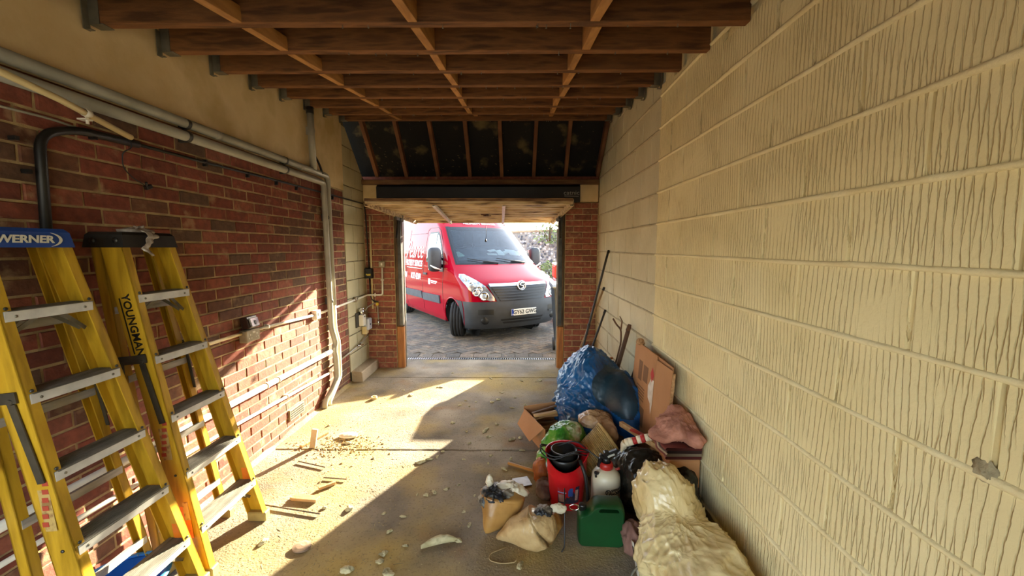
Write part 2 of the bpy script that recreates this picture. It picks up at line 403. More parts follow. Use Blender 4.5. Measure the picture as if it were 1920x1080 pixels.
MB().rbox((XL-.05, YB, -.13), (XR+.05, 5.6, -.03)).build('sub_base', M['concrete'], fl)

# ------------------------------------------------------------------ brick helpers
random.seed(3)
def brick_mesh(L, H, Dp=.05, ch=.004, jit=.0022):
    j = lambda: random.uniform(-jit, jit)
    y, z = L/2, H/2; vs = []
    for sy, sz in ((-1,-1),(1,-1),(1,1),(-1,1)): vs.append((-Dp, sy*y, sz*z))
    for sy, sz in ((-1,-1),(1,-1),(1,1),(-1,1)): vs.append((-ch+j()*.5, sy*y+j(), sz*z+j()))
    for sy, sz in ((-1,-1),(1,-1),(1,1),(-1,1)): vs.append((j()*.6, sy*(y-ch)+j(), sz*(z-ch)+j()))
    fs = [(8,9,10,11)] + [(a, (a+1) % 4, 4+(a+1) % 4, 4+a) for a in range(4)] + [(4+a, 4+(a+1) % 4, 8+(a+1) % 4, 8+a) for a in range(4)]
    return vs, fs
def lay(root, face, rows, mt, name='brick', limit=300, key=None, dp=.05, ch=.004, jit=.0022, rough=.004, stuffname=None):
    """rows: (u0,u1,z0,z1) rectangles on a wall; face maps (depth,u,z)->world. Full-size pieces share meshes."""
    cache = {}; rows = sorted(rows, key=key) if key else rows; rest = MB()
    rx, org = face
    for i, (u0, u1, z0, z1) in enumerate(rows):
        L, H = round(u1-u0, 3), round(z1-z0, 3)
        off = random.uniform(-rough, rough*.5)
        T = Matrix.Translation(org(0, (u0+u1)/2, (z0+z1)/2)) @ rx @ Matrix.Translation((off, 0, 0))
        if i < limit:
            ck = (L, H, random.randrange(5))
            if ck not in cache:
                me = D.meshes.new(name); vs, fs = brick_mesh(L, H, dp, ch, jit); me.from_pydata(vs, [], fs); me.update(); fixn(me); me.materials.append(mt); cache[ck] = me
            o = D.objects.new(name, cache[ck]); C.objects.link(o); o.matrix_world = T; o.parent = root
        else:
            vs, fs = brick_mesh(L, H, dp, ch, jit); rest.add([T @ Vector(p) for p in vs], fs)
    if rest.v: rest.build(stuffname or ('far_'+name+'s'), mt, root, kind='stuff')
def clip_slope(y0, y1, a, c):
    # part of a block under the rafter line z = 3.05-.98*(y-4.62)
    L = lambda y: 3.05-.98*(y-4.62); pts = [(y0,a),(y1,a),(y1,c),(y0,c)]; out = []
    for (p, q) in zip(pts, pts[1:]+pts[:1]):
        dp, dq = L(p[0])-p[1], L(q[0])-q[1]
        if dp >= 0: out.append(p)
        if dp*dq < 0: t = dp/(dp-dq); out.append((p[0]+(q[0]-p[0])*t, p[1]+(q[1]-p[1])*t))
    return out
def cut_block(root, m, xs, y0, y1, a, c):
    P = clip_slope(y0, y1, a, c)
    if len(P) >= 3 and abs(sum(p[0]*q[1]-q[0]*p[1] for p, q in zip(P, P[1:]+P[:1])))/2 > .002:
        MB().prism(P, lambda y, z: (xs[0], y, z), lambda y, z: (xs[1], y, z)).build('block', m, root)
FACE_L = (Matrix.Identity(4), lambda d, u, z: Vector((XL, u, z)))
FACE_R = (Matrix.Rotation(math.pi, 4, 'Z'), lambda d, u, z: Vector((XR, u, z)))
FACE_F = (Matrix.Rotation(-math.pi/2, 4, 'Z'), lambda d, u, z: Vector((u, YF, z)))

# ------------------------------------------------------------------ left wall
wl_ = empty('wall_left', (XL, 0, 0), kind='structure'); wl_.location = (0,0,0)
MB().rbox((XL-.22, YB, -.1), (XL-.006, 4.595, 2.25)).build('mortar_bed', M['mortar'], wl_)
PB, YE = .0750, 4.59
rows = []; z0 = 1.556-.075*20
for k in range(-1, 30):
    a, b_ = z0+k*PB+.005, z0+(k+1)*PB-.005
    if b_ > 2.255 or a < -.02: continue
    y = .80-(.1125 if k % 2 else 0)+.02*math.sin(k*3.1)
    while y < YE-.03:
        e = min(y+.215, YE)
        if e-y > .03: rows.append((y, e, a, b_))
        y += .225
lay(wl_, FACE_L, rows, M['brick'], limit=300, key=lambda r: (max(0, 1.30-r[0])*9 + r[0]))
# cement skirting under the bricks
b = MB(); P = []
for i in range(41):
    y = .2+i*(4.62-.2)/40; w = .015+.02*MN.noise(Vector((y*3, 1, 0))); h = .022+.03*MN.noise(Vector((y*4, 7, 0)))
    P.append([(XL-.01, y, h), (XL+.006, y, h), (XL+.012+w*.3, y, h*.5), (XL+.03+w, y, -.005)])
b.grid(P); b.build('cement_skirting', M['floor'], wl_)
# plaster band up to the roof boards, slightly proud
b = MB(); n1, n2 = 70, 16; P = []
for j in range(n2+1):
    row = []
    for i in range(n1+1):
        y = .5+i*(4.60-.5)/n1; zb = 2.245+.006*MN.noise(Vector((y*6, 0, 0))); zt = ZJ(y)+.24; z = zb+(zt-zb)*j/n2
        x = XL+.006+.006*MN.noise(Vector((y*2.2, z*2.2, 0)))+.003*MN.noise(Vector((y*9, z*9, 2)))
        row.append((x, y, z))
    P.append(row)
b.grid(P); b.grid([[(XL-.06, p[1], p[2]) for p in P[0]], P[0]]); b.grid([[P[j][n1] for j in range(n2+1)], [(XL-.06, P[j][n1][1], P[j][n1][2]) for j in range(n2+1)]])
b.build('plaster_band', M['plaster'], wl_)
MB().rbox((XL-.22, YB, 2.195), (XL-.02, 4.6, 3.3)).build('upper_masonry', M['plaster'], wl_)
# thin-joint blockwork between the bricks and the front wall, cut by the rafter line
MB().prism([(4.6,-.1),(5.32,-.1),(5.32,2.45),(5.2,2.52),(4.6,3.1)], lambda y, z: (XL-.22, y, z), lambda y, z: (XL-.014, y, z)).build('block_backing', M['dark_joint'], wl_)
rows = []; zj = [.115+.2195*k for k in range(14)]
for k in range(len(zj)-1):
    a, c = zj[k]+.005, zj[k+1]-.005
    ys = [4.605, 4.84 if k % 2 else 4.955, 5.2]
    for y0_, y1_ in zip(ys, ys[1:]):
        if 3.05-.98*(y1_-4.62) < c: cut_block(wl_, M['side_block'], (XL-.05, XL), y0_+.004, y1_-.004, a, c)
        else: rows.append((y0_+.004, y1_-.004, a, c))
lay(wl_, FACE_L, rows, M['side_block'], name='block', dp=.05, ch=.003, jit=.002, rough=.003)
MB().prism([(XL,0),(XL+.13,0),(XL+.125,.105),(XL+.115,.12),(XL,.13)], lambda x, z: (x, 4.63, z), lambda x, z: (x, YF, z)).build('concrete_kerb', M['concrete'], wl_)

# ------------------------------------------------------------------ right wall
wr = empty('wall_right', (0,0,0), kind='structure')
YP = 3.035                                   # edge of the painted part
MB().rbox((XR+.026, YB, -.1), (XR+.24, YF+.2, 3.4)).build('wall_core', M['cream_joint'], wr)
PZ = .23; zb = 1.545-PZ*7; rowsA, rowsB = [], []
for k in range(14):
    a, c = zb+k*PZ+.004, zb+(k+1)*PZ-.004
    if k == 0: a = .0
    ph = 1.288 if k % 2 == 1 else 1.506
    y = ph-.437*4
    while y < YF:
        e = y+.437
        u0, u1 = y+.0055, e-.0055
        if e > .25 and y < YP:
            if min(u1, YP)-max(u0,-.2) > .03: rowsA.append((max(u0, -.2), min(u1, YP), a, min(c, ZJ(min(u1,YP))-.005) if c > 2.5 else c))
        if e > YP:
            u0, u1 = max(u0, YP+.002), min(u1, YF)
            if u1-u0 > .03:
                if 3.05-.98*(u1-4.62) < c: cut_block(wr, M['grey_block'], (XR+.012, XR+.05), u0, u1, a, c)
                else: rowsB.append((u0, u1, a, c))
        y = e
rowsA = [r for r in rowsA if r[3]-r[2] > .03]
def at_x(x): return (Matrix.Rotation(math.pi, 4, 'Z'), lambda d, u, z: Vector((x, u, z)))
lay(wr, at_x(XR), rowsA, M['cream_block'], name='painted_block', dp=.03, ch=.004, jit=.002, rough=.003)
lay(wr, at_x(XR+.012), rowsB, M['grey_block'], name='block', dp=.03, ch=.004, jit=.002, rough=.003)
# squeezed-out painted bed joints standing proud of the blocks
for k in range(1, 13):
    z = zb+k*PZ
    b = MB(); P = []; n = 150
    for i in range(n+1):
        y = -.2+(YP+.2)*i/n; s = Vector((y*5, k*3.3, 0)); h = .0105+.003*MN.noise(s)+.0025*MN.noise(s*4); d = .009+.004*MN.noise(s*1.7)+.003*MN.noise(s*6); zz = z+.004*MN.noise(s*.6)
        P.append([(XR+.01, y, zz-h), (XR-d*.7, y, zz-h*.7), (XR-d, y, zz), (XR-d*.7, y, zz+h*.75), (XR+.01, y, zz+h)])
    if z < ZJ(YP)-.03 : b.grid(P); b.build('bed_joint', M['cream_joint'], wr)
    b = MB(); P = []; n = 60
    y1 = YF if z < 2.45 else min(YF, 4.62+(3.05-z)/.98)
    for i in range(n+1):
        y = YP+(y1-YP)*i/n; s = Vector((y*5, k*4.1, 9)); h = .008+.002*MN.noise(s); d = -.006+.003*MN.noise(s*2); zz = z+.003*MN.noise(s*.6)
        P.append([(XR+.03, y, zz-h), (XR-d*.7, y, zz-h*.7), (XR-d, y, zz), (XR-d*.7, y, zz+h*.75), (XR+.03, y, zz+h)])
    b.grid(P); b.build('bed_joint', M['grey_joint'], wr)
# knocked-out patch of mortar
b = MB(); P = blob([((XR, .86, 1.10), (.008, .028, .022))], (XR, .86, 1.10), 26, 14, .010, 16, 3, 5, zmin=0, fine=.01); b.grid(P, close=True)
b.build('broken_mortar', mat('broken_mortar', '#8f8468', '#b5a888', .95, 30, .6, 80), wr)

MB().rbox((.05, YB-.2, -.1), (XR+.24, YB, 3.0)).rbox((XL-.22, YB-.2, 2.0), (.05, YB, 3.0)).build('wall_back_added', M['cream_joint'], None, kind='structure')  # unseen back wall, added with a gap that shapes the sky fill
# ------------------------------------------------------------------ front wall
wf = empty('wall_front', (0,0,0), kind='structure')
for nm, x0, x1 in (('left', XL-.2, OX0-.10), ('right', OX1+.09, XR+.2)):
    MB().rbox((x0, YF+.006, -.1), (x1, YF+.24, 2.17)).build('mortar_core', M['mortar'], wf)
rows = []
for x0, x1 in ((XL, OX0-.102), (OX1+.092, XR)):
    for k in range(29):
        a, c = -.005+k*PB+.005, -.005+(k+1)*PB-.005
        if c > 2.175: continue
        L = x1-x0
        if k % 2 == 0: cuts = [0, .108, .333, L] if L > .36 else [0, .108, L]
        else: cuts = [0, .22, L]
        for p, q in zip(cuts, cuts[1:]):
            if q-p > .02: rows.append((x0+p+.004, x0+q-.004, a, c))
lay(wf, FACE_F, rows, M['pier_brick'], name='brick', rough=.003)
# bearing blocks, lintel, wall plate
for x0, x1 in ((XL, -1.765), (.815, XR)):
    MB().rbox((x0, YF-.005, 2.18), (x1, YF+.2, 2.395), .006).build('bearing_block', M['plaster'], wf)
li = MB().prism([(YF-.055,2.17),(YF+.12,2.17),(YF+.12,2.39),(YF-.02,2.39),(YF-.055,2.36)], lambda y, z: (-1.76, y, z), lambda y, z: (.82, y, z)).build('steel_lintel', M['lintel'], wf)
lw = mat('faded_white_lettering', '#9a978e', None, .6)
text('catnic', .075, basis((1,0,0), (0,0,1), (.71, YF-.0565, 2.285)), lw, 'lettering', li, sx=1.15)
b = MB(); b.prism([(.62,2.243),(.80,2.238),(.80,2.246),(.62,2.25)], lambda x, z: (x, YF-.0555, z), lambda x, z: (x, YF-.0575, z)); b.build('underline', lw, li)
MB().rbox((XL, YF-.04, 2.395), (XR, YF+.12, 2.455), .004).build('wall_plate', mat('wall_plate_pine', '#5a3b22', '#7d5a34', .8, 4, .2, 50, stretch=(1,9,9)), wf)
MB().rbox((XL-.2, YF+.12, 2.17), (XR+.2, YF+.24, 2.55)).build('outer_course', M['pier_brick'], wf)

# ------------------------------------------------------------------ ceiling: sloping joists, noggins, hangers, eaves rafters
ce = empty('ceiling', (0,0,0), kind='structure')
random.seed(11)
tilt = Matrix.Rotation(math.atan(.146), 3, 'X')
ym = (YB+4.66)/2
MB().box((-.445, ym, ZJ(ym)+.20+.025), (3.4, (4.66-YB)/math.cos(math.atan(.146)), .03), tilt).build('roof_boards', M['deck'], ce)
JYA = [JY[0]-.38*k for k in range(8, 0, -1)]+JY
JH = .195
for y in JYA:
    b = MB(); P = []; ht = JH if y < 4.5 else .10
    for i in range(25):
        x = XL+.004+(XR-XL-.008)*i/24; w = .0022*MN.noise(Vector((x*3, y*9, 0))); d = .003*MN.noise(Vector((x*1.3, y*5, 4)))
        z = ZJ(y)+d; c1, c2 = (x, y-.0235+w, z+.003), (x, y-.0205+w, z)
        P.append([(x, y-.0235+w, z+ht), c1, c2, (x, y+.0205+w, z), (x, y+.0235+w, z+.003), (x, y+.0235+w, z+ht)])
    b.grid(P, smooth=False, close=True); j = b.build('joist', M['joist'], ce)
    b = MB()
    for sx, X in ((1, XL+.012), (-1, XR-.002)):
        if sx < 0 and y < 3: continue
        b.rbox((X, y-.027, ZJ(y)-.004), (X+sx*.065, y+.027, ZJ(y)-.001)); b.rbox((X, y-.028, ZJ(y)-.004), (X+sx*.05, y-.0255, ZJ(y)+.12))
        b.rbox((X, y+.0255, ZJ(y)-.004), (X+sx*.05, y+.028, ZJ(y)+.12)); b.rbox((X, y-.055, ZJ(y)-.035), (X+sx*.004, y-.024, ZJ(y)+.1))
        b.rbox((X, y-.045, ZJ(y)-.035), (X+sx*.03, y-.028, ZJ(y)-.032))
    b.build('joist_hanger', M['galv'], j)
    b = MB()
    for i in range(9):
        x = random.uniform(-1.2, .9); b.cyl((x, y+random.uniform(-.012,.012), ZJ(y)+.004), (x+random.uniform(-.003,.003), y, ZJ(y)-.010-random.random()*.01), .0016, 5)
        b.lathe([(0,-.002),(.0045,-.002),(.0045,0),(0,0)], (x, y, ZJ(y)-.006-random.random()*.01), 6)
    b.build('plasterboard_nails', M['galv'], j, kind='stuff')
ys = JYA
for X, dep in ((-1.275, .07), (-.45, .16), (.375, .15)):
    for y0_, y1_ in zip(ys, ys[1:]):
        x = X+random.uniform(-.022, .022); w = .022
        b = MB(); s = random.uniform(-.006, .006)
        p, q = (x+s, y0_+.0225, ZJ(y0_)+dep/2+.002), (x-s, y1_-.0225, ZJ(y1_)+dep/2+.002)
        if y1_ > 4.5: q = (q[0], q[1], q[2]); dep = min(dep, .09)
        b.beam(p, q, w*2, dep, bev=.002); b.build('noggin', M['noggin'], ce)
# eaves
RT = (4.66, 3.10); RB = (5.26, 2.475)
MB().prism([(RT[0]-.02, RT[1]+.115),(RB[0]+.3, RB[1]-.32+.115),(RB[0]+.3, RB[1]-.32+.13),(RT[0]-.02, RT[1]+.13)],
           lambda y, z: (XL-.15, y, z), lambda y, z: (XR+.15, y, z)).build('roof_felt', M['felt'], ce)
for i in range(9):
    x = -1.80+.407*i + (.03 if i == 0 else 0) - (.05 if i == 8 else 0)
    b = MB(); b.beam((x+random.uniform(-.012,.012), RT[0], RT[1]+.05), (x, RB[0], RB[1]+.05-.0), .042, .10, bev=.002); b.build('rafter', M['rafter'], ce)
b = MB()
for i in range(500):
    t = random.random()**.8; x = XL+.1+random.random()**1.7*(XR-XL-.1); y = RT[0]+(RB[0]-RT[0])*t; z = RT[1]+(RB[1]-RT[1])*t+.108-random.random()*.006; L = random.uniform(.008, .03)
    a = random.uniform(-.6, .6)
    b.add([(x,y,z),(x+L,y+L*a*.5,z-.004),(x+L*1.3,y+.01,z-.012),(x+L*.3,y+.012,z-.01)], [(0,1,2,3)])
b.build('fluff_on_felt', mat('grey_fluff', '#6d5e3c', '#8c7a4e', .95), ce, kind='stuff', normals=False)
# ------------------------------------------------------------------ doorway frame and up-and-over door
M['pvc_grey'] = mat('grey_conduit', '#8f8a7a', '#a39e8e', .4, 6, .05, 60)
M['pvc_white'] = mat('white_conduit', '#d8d0bc', '#e9e2d0', .4, 6, .05, 60)
M['cream_pvc'] = mat('cream_plastic', '#cbb47e', '#d8c592', .4, 5)
M['black_rub'] = mat('black_cable', '#0d0c0b', '#1a1816', .5, 8)
M['copper'] = mat('dull_copper', '#7a4a2a', '#8f5b35', .4, 8, 0, 40, .8)
M['alu'] = mat('scuffed_aluminium', '#9c9b95', '#c6c4bc', .42, 9, .12, 70, .35, stretch=(4,.8,4))
M['chrome'] = mat('chrome', '#d8d8d8', None, .08, metal=1)
jw = M['weathered']
for sx, x0, x1, lab in ((-1, OX0-.10, OX0, 'left'), (1, OX1, OX1+.09, 'right')):
    tr = empty('trim_1' if sx < 0 else 'trim_2', ((x0+x1)/2, YF, 0), kind='structure'); T0 = Vector(((x0+x1)/2, YF, 0))
    def loc(b): return b.move(Matrix.Translation(-T0))
    inx = x1 if sx < 0 else x0          # face towards the opening
    loc(MB().rbox((x0+.004, YF+.01, .56), (x1-.004, YF+.07, 2.15), .004)).build('old_jamb', jw, tr)
    loc(MB().rbox((x0+.004, YF+.008, -.003), (x1-.004, YF+.072, .555), .004)).build('new_jamb_foot', M['orange_wood'], tr)
    b = MB()                                              # steel guide channel
    gx = inx+sx*.030
    b.rbox((gx-.022, YF-.012, .58), (gx+.022, YF-.009, 2.12)); b.rbox((gx-.022, YF-.012, .58), (gx-.019, YF+.02, 2.12)); b.rbox((gx+.019, YF-.012, .58), (gx+.022, YF+.02, 2.12))
    loc(b).build('guide_channel', M['steel_dark'], tr)
    loc(MB().rbox((inx-sx*.002-.006, YF+.072, .0), (inx-sx*.002+.006, YF+.09, 2.1))).build('weather_strip', M['pvc_grey'], tr)
    loc(MB().rbox((x0-.012 if sx < 0 else x0+.03, YF+.092, -.01), (x1-.06 if sx < 0 else x1+.0, YF+.235, 2.16))).build('outer_reveal', M['pier_brick'], tr)
M['door_in'] = mat('dirty_cream_door_steel', '#cdb890', '#b59a6a', .6, 5, .15, 40, stretch=(.8,6,6), c3='#5a4126', lo=.40, hi=.66)
M['door_zinc'] = mat('bright_zinc', '#c9c6bc', '#e2dfd5', .4, 8, .1, 60, .2)
DX0, DX1, DY0, DY1, DZ0, DZ1 = -1.505, .575, 4.05, 6.10, 2.045, 1.985
do = empty('door_1', ((DX0+DX1)/2, DY0, DZ0), kind='structure'); DO = Vector(do.location)
sl = math.atan2(DZ1-DZ0, DY1-DY0); DM = Matrix.Rotation(sl, 4, 'X'); DL = math.hypot(DY1-DY0, DZ1-DZ0); HW = (DX1-DX0)/2
def dpart(b, name, m, parent=do, **k): return b.move(DM).build(name, m, parent, **k)
ns = 9; pw = (DL-.10)/ns
for i in range(ns):                                       # pressed steel ribs running across the door
    y0 = .05+i*pw; b = MB(); zz = .035
    b.prism([(y0+.002, zz+.01),(y0+.02, zz-.03),(y0+pw*.45, zz-.03),(y0+pw*.45+.02, zz+.008),(y0+pw-.002, zz+.010),(y0+pw-.002, zz+.016),(y0+.002, zz+.016)], lambda y, z: (-HW+.02, y, z), lambda y, z: (HW-.02, y, z))
    dpart(b, 'door_slat', M['door_in'])
for nm, a, c in (('front_rail', (-HW, 0, -.02), (HW, .05, .04)), ('rear_rail', (-HW, DL-.05, -.02), (HW, DL, .04))): dpart(MB().rbox(a, c, .004), nm, M['door_in'])
dpart(MB().rbox((-HW, -.012, .012), (HW, -.002, .042)), 'seal_strip', mat('rusted_edge', '#4a2d1a', '#8f6f48', .8, 6, .3, 30, stretch=(1,8,8)))
for sx in (-1, 1):
    b = MB(); x = sx*(HW-.012)
    b.rbox((x-.018, 0, -.035), (x+.018, DL, -.031)); b.rbox((x-.018*sx-.002, 0, -.031), (x-.018*sx+.002, DL, .02)); b.rbox((x+.018*sx-.002, 0, -.031), (x+.018*sx+.002, DL, .03))
    s = dpart(b, 'side_channel', M['door_in'])
    b = MB()
    for k in range(16): b.lathe([(0,-.001),(.006,-.001),(.006,.002),(0,.002)], (x-.012*sx, .1+k*.12, -.036), 6)
    dpart(b, 'fixing_holes', M['steel_dark'], s)
for x0, x1 in ((.165, .02), (.87, .80)):
    b = MB(); xa, xb = -HW+.54+x0-.02, -HW+.54+x1-.02
    b.beam((xa, .02, -.032), (xb, DL-.03, -.032), .032, .006); b.beam((xa-.014, .02, -.018), (xb-.014, DL-.03, -.018), .004, .03); b.beam((xa+.014, .02, -.018), (xb+.014, DL-.03, -.018), .004, .03)
    dpart(b, 'stiffener', M['door_zinc'])
b = MB(); b.rbox((.08-.05, 1.04, -.005), (.08+.05, 1.12, .03), .006); b.cyl((.08, 1.08, -.02), (.08, 1.08, .0), .02, 12); b.beam((.08, 1.08, -.016), (.16, 1.05, -.018), .012, .01); b.beam((.08-.4, 1.09, .012), (.08+.3, 1.09, .012), .008, .006)
dpart(b, 'lock', mat('rusty_iron', '#3d2718', '#6b4428', .8, 14, .3, 60, .3))
for sx in (-1, 1):                                        # canopy arms and lift brackets
    b = MB(); x = sx*(HW-.03)
    b.rbox((x-.012, .95, -.075), (x+.012, 1.25, -.035)); b.cyl((x-.02, 1.1, -.06), (x+.02, 1.1, -.06), .018); b.beam((x+sx*.02, 1.1, -.06), (x+sx*.02, 1.02, -.30), .005, .025, (1,0,0))
    dpart(b, 'lift_arm', M['steel_dark'])
pc = MB(); px = .03; pc.tube([(px, DL-.12, -.03), (px+.004, DL-.12, -.20), (px-.002, DL-.12, -.27)], .003, 6); pc.lathe([(0,0),(.012,.004),(.016,.02),(.008,.045),(0,.05)], (px-.002, DL-.12, -.31), 10)
dpart(pc, 'pull_cord', M['black_rub'])

# ------------------------------------------------------------------ services on the left wall
def service(name, pts, r, m, label, cat, clips=None, cm=None, n=12, rad=.05, extra=None):
    P = bend(pts, rad); o = MB().tube(P, r, n).build(name, m, None, label=label, cat=cat)
    for c in clips or []:
        p = Vector(c); b = MB()
        b.rbox((XL, p.y-.010, p.z-r-.006), (p.x, p.y+.010, p.z+r+.006)); b.lathe([(r+.001,-.011),(r+.004,-.011),(r+.004,.011),(r+.001,.011)], p, 14, Matrix.Rotation(math.pi/2, 3, 'X'))
        b.build('clip', cm or m, o)
    return o
x1 = XL+.045
up = service('conduit', [(x1, .6, 2.308), (x1, 4.13, 2.318), (x1, 4.145, 1.0)], .027, M['pvc_grey'], 'upper grey conduit along the plaster edge, turning down the brick wall', 'pipe',
        [(x1, 2.38, 2.31), (x1, 3.38, 2.315)], M['steel_dark'])
for y in (2.62, 3.62): MB().lathe([(.0275,-.02),(.0295,-.02),(.0295,.02),(.0275,.02)], (x1, y, 2.313), 14, Matrix.Rotation(math.pi/2, 3, 'X')).build('coupler', M['pvc_grey'], up)
MB().tube(bend([(x1, 4.145, 1.0), (x1, 4.145, .75), (x1+.02, 4.17, .60), (x1+.02, 4.17, .22), (x1+.02, 4.05, .14), (x1+.01, 3.93, .035), (x1+.01, 3.93, 0)], .05), .024, 12).build('lower_leg', M['pvc_white'], up)
lo = service('conduit', [(x1, .6, 2.240), (x1, 4.045, 2.238), (x1, 4.065, .78), (x1+.015, 4.12, .60), (x1+.01, 4.09, .54), (x1+.02, 4.10, .42), (x1+.02, 4.10, .22), (x1+.02, 3.98, .13), (x1, 3.86, .06), (x1, 3.84, 0)], .028, M['pvc_grey'],
        'lower grey conduit of the pair below the plaster edge, bending to the floor', 'pipe', [(x1, 2.38, 2.24), (x1, 3.38, 2.24), (x1, 4.062, 1.9), (x1, 4.065, 1.05)], M['steel_dark'])
service('pipe', [(XL+.02, .6, 2.274), (XL+.02, 4.05, 2.278)], .009, M['copper'], 'thin copper pipe squeezed between the two grey conduits', 'pipe')
x2 = XL+.05
dn = service('pipe', [(x2, 3.83, 2.875), (x2, 3.845, 2.33)], .030, M['pvc_grey'], 'short grey downpipe on the plaster dropping to the grey conduits', 'pipe', [(x2, 3.835, 2.68)], rad=.01)
MB().lathe([(.033,-.03),(.033,.03),(.03,.03)], (x2, 3.83, 2.86), 14).build('collar', M['steel_dark'], dn)
service('cable', [(XL+.02, 3.91, 2.88), (XL+.02, 3.915, 2.5), (XL+.05, 3.97, 2.40), (XL+.07, 3.98, 2.31)], .010, M['black_rub'], 'black cable beside the short grey downpipe', 'cable')
hp = [(XL+.02, 1.64, 1.45), (XL+.02, 1.66, 2.06), (XL+.02, 1.80, 2.115), (XL+.014, 2.1, 2.125), (XL+.014, 4.2, 2.15), (XL+.014, 5.15, 2.155)]
ho = MB().tube(bend(hp[:4], .10, 7), [.021]*13+[.017]*3+[.012]*2 if False else .018, 10).build('hose', M['black_rub'], None, label='thick black cable bent from the wall top down behind the blue-topped ladder', cat='cable')
for y, z in ((1.63,1.9),(1.60,2.02),(1.9,2.10)): MB().rbox((XL, y-.03, z-.008), (XL+.03, y-.015, z+.008)).build('clip', M['black_rub'], ho)
lc = MB().tube([(XL+.014, 2.1-.03, 2.125), (XL+.016, 2.6, 2.128), (XL+.014, 3.2, 2.139), (XL+.016, 4.2, 2.150), (XL+.014, 5.14, 2.155)], .009, 8).build('cable', M['black_rub'], None, label='long black cable clipped along the top brick course to the corner', cat='cable')
for y in (2.55, 2.95, 3.3, 3.6, 4.3): MB().rbox((XL, y-.008, 2.105), (XL+.022, y+.008, 2.118)).rbox((XL, y-.006, 2.118), (XL+.024, y+.006, 2.145)).build('clip', M['black_rub'], lc)
service('cable', [(XL+.008, .9, 2.11), (XL+.008, 1.72, 2.135), (XL+.008, 1.9, 2.12)], .005, M['pvc_grey'], 'thin grey cable over the bend of the thick black cable', 'cable')
# loose cream tube hanging below the conduits, with its saddle
tp, tq = Vector((XL+.17, 1.31, 2.225)), Vector((XL+.07, 2.005, 2.135))
tb = MB().tube([tp, tp.lerp(tq,.5)+Vector((0,0,.012)), tq], .0135, 12).build('cream_tube', M['cream_pvc'], None, label='loose cream plastic tube hanging at an angle across the two grey conduits', cat='tube')
b = MB(); c_ = tp.lerp(tq, .67)+Vector((0,0,.011)); b.lathe([(.014,-.012),(.018,-.012),(.018,.012),(.014,.012)], c_, 12, (tq-tp).to_track_quat('Z','Y').to_matrix()); b.cyl(c_+Vector((.0,0,-.01)), c_+Vector((.0,.0,-.045)), .006, 8); b.rbox(c_+Vector((-.03,-.015,-.03)), c_+Vector((.01,.015,-.024)))
b.build('saddle_clip', M['pvc_white'], tb)
wp = [tq+Vector((0,-.01,0)), tq+Vector((.0,.005,-.05)), (XL+.05, 1.975, 2.06), (XL+.03, 1.99, 1.99), (XL+.03, 2.04, 1.945), (XL+.025, 2.10, 1.925)]
wr_ = MB().tube(bend(wp, .04), .0028, 6).build('wire', M['black_rub'], None, label='thin dark wire dangling from the cream tube to a black connector', cat='wire')
b = MB(); b.box((XL+.025, 2.125, 1.915), (.022, .035, .022), Matrix.Rotation(.4, 3, 'X'), .003); b.cyl((XL+.03, 2.11, 1.92), (XL+.04, 2.10, 1.935), .006, 8); b.build('connector', M['black_rub'], wr_)

# socket conduit run
M['zinc_box'] = mat('painted_metal_box', '#8d8168', '#a2967c', .5, 10, .1, 60, .3)
cz = .985; xc = XL+.022
cr = service('conduit', [(xc, .6, 1.0), (xc, 2.75, .995)], .0115, M['cream_pvc'], 'cream conduit running behind the ladders to the metal double socket', 'pipe')
service('conduit', [(xc, 2.91, .992), (xc, 3.76, .955)], .0115, M['pvc_white'], 'white conduit between metal double socket and white junction box', 'pipe', [(xc, 3.05, .987)])
service('conduit', [(xc, 3.86, .952), (xc, 4.74, .97)], .0115, M['pvc_white'], 'white conduit passing behind the vertical pipes to the round junction box', 'pipe')
sc_run = service('conduit', [(xc, 4.83, .972), (xc, 5.165, .985), (-1.73, 5.175, .985), (-1.725, 5.175, 1.34)], .0115, M['pvc_white'], 'white conduit turning the corner and rising to the light switch', 'pipe', rad=.03)
for p in ((-1.83, 5.175, .985), (-1.726, 5.175, 1.18)): MB().box(p, (.045 if p[2] > 1 else .014, .03, .014 if p[2] > 1 else .05), None, .003).build('saddle_clip', M['pvc_white'], sc_run)
# metal double socket with a clear covered switch unit on top
so = empty('double_socket', (XL, 2.83, .965), 'grey metal double socket with three-pin holes on the brick wall', 'socket'); S0 = Vector(so.location)
def sub(b, name, m, parent, org, **k): return b.move(Matrix.Translation(-Vector(org))).build(name, m, parent, **k)
sub(MB().rbox((XL, 2.755, .925), (XL+.058, 2.905, 1.012), .006), 'box', M['zinc_box'], so, S0)
for dy in (-.036, .036):
    b = MB(); b.rbox((XL+.058, 2.83+dy-.005, .972), (XL+.0600, 2.83+dy+.005, .985)); b.rbox((XL+.058, 2.83+dy-.017, .950), (XL+.06, 2.83+dy-.008, .956)); b.rbox((XL+.058, 2.83+dy+.008, .950), (XL+.06, 2.83+dy+.017, .956))
    sub(b, 'pin_holes', mat('pale_socket_insert', '#d9d2c0', None, .5) if 'pale_socket_insert' not in D.materials else D.materials['pale_socket_insert'], so, S0, kind='stuff')
sub(MB().rbox((XL+.058, 2.815, .984), (XL+.063, 2.845, 1.0), .001), 'switch', mat('pale_switch', '#d4ccb8', None, .4), so, S0)
rc = empty('breaker_box', (XL, 2.83, 1.012), 'dark breaker box with a clear cover standing on the metal double socket', 'switch'); R0 = Vector(rc.location)
tm = Matrix.Rotation(R(-14), 3, 'Y')
sub(MB().box((XL+.032, 2.83, 1.062), (.055, .112, .088), tm, .006), 'box', mat('dark_brown_plastic', '#2a1a14', '#3a261e', .35), rc, R0)
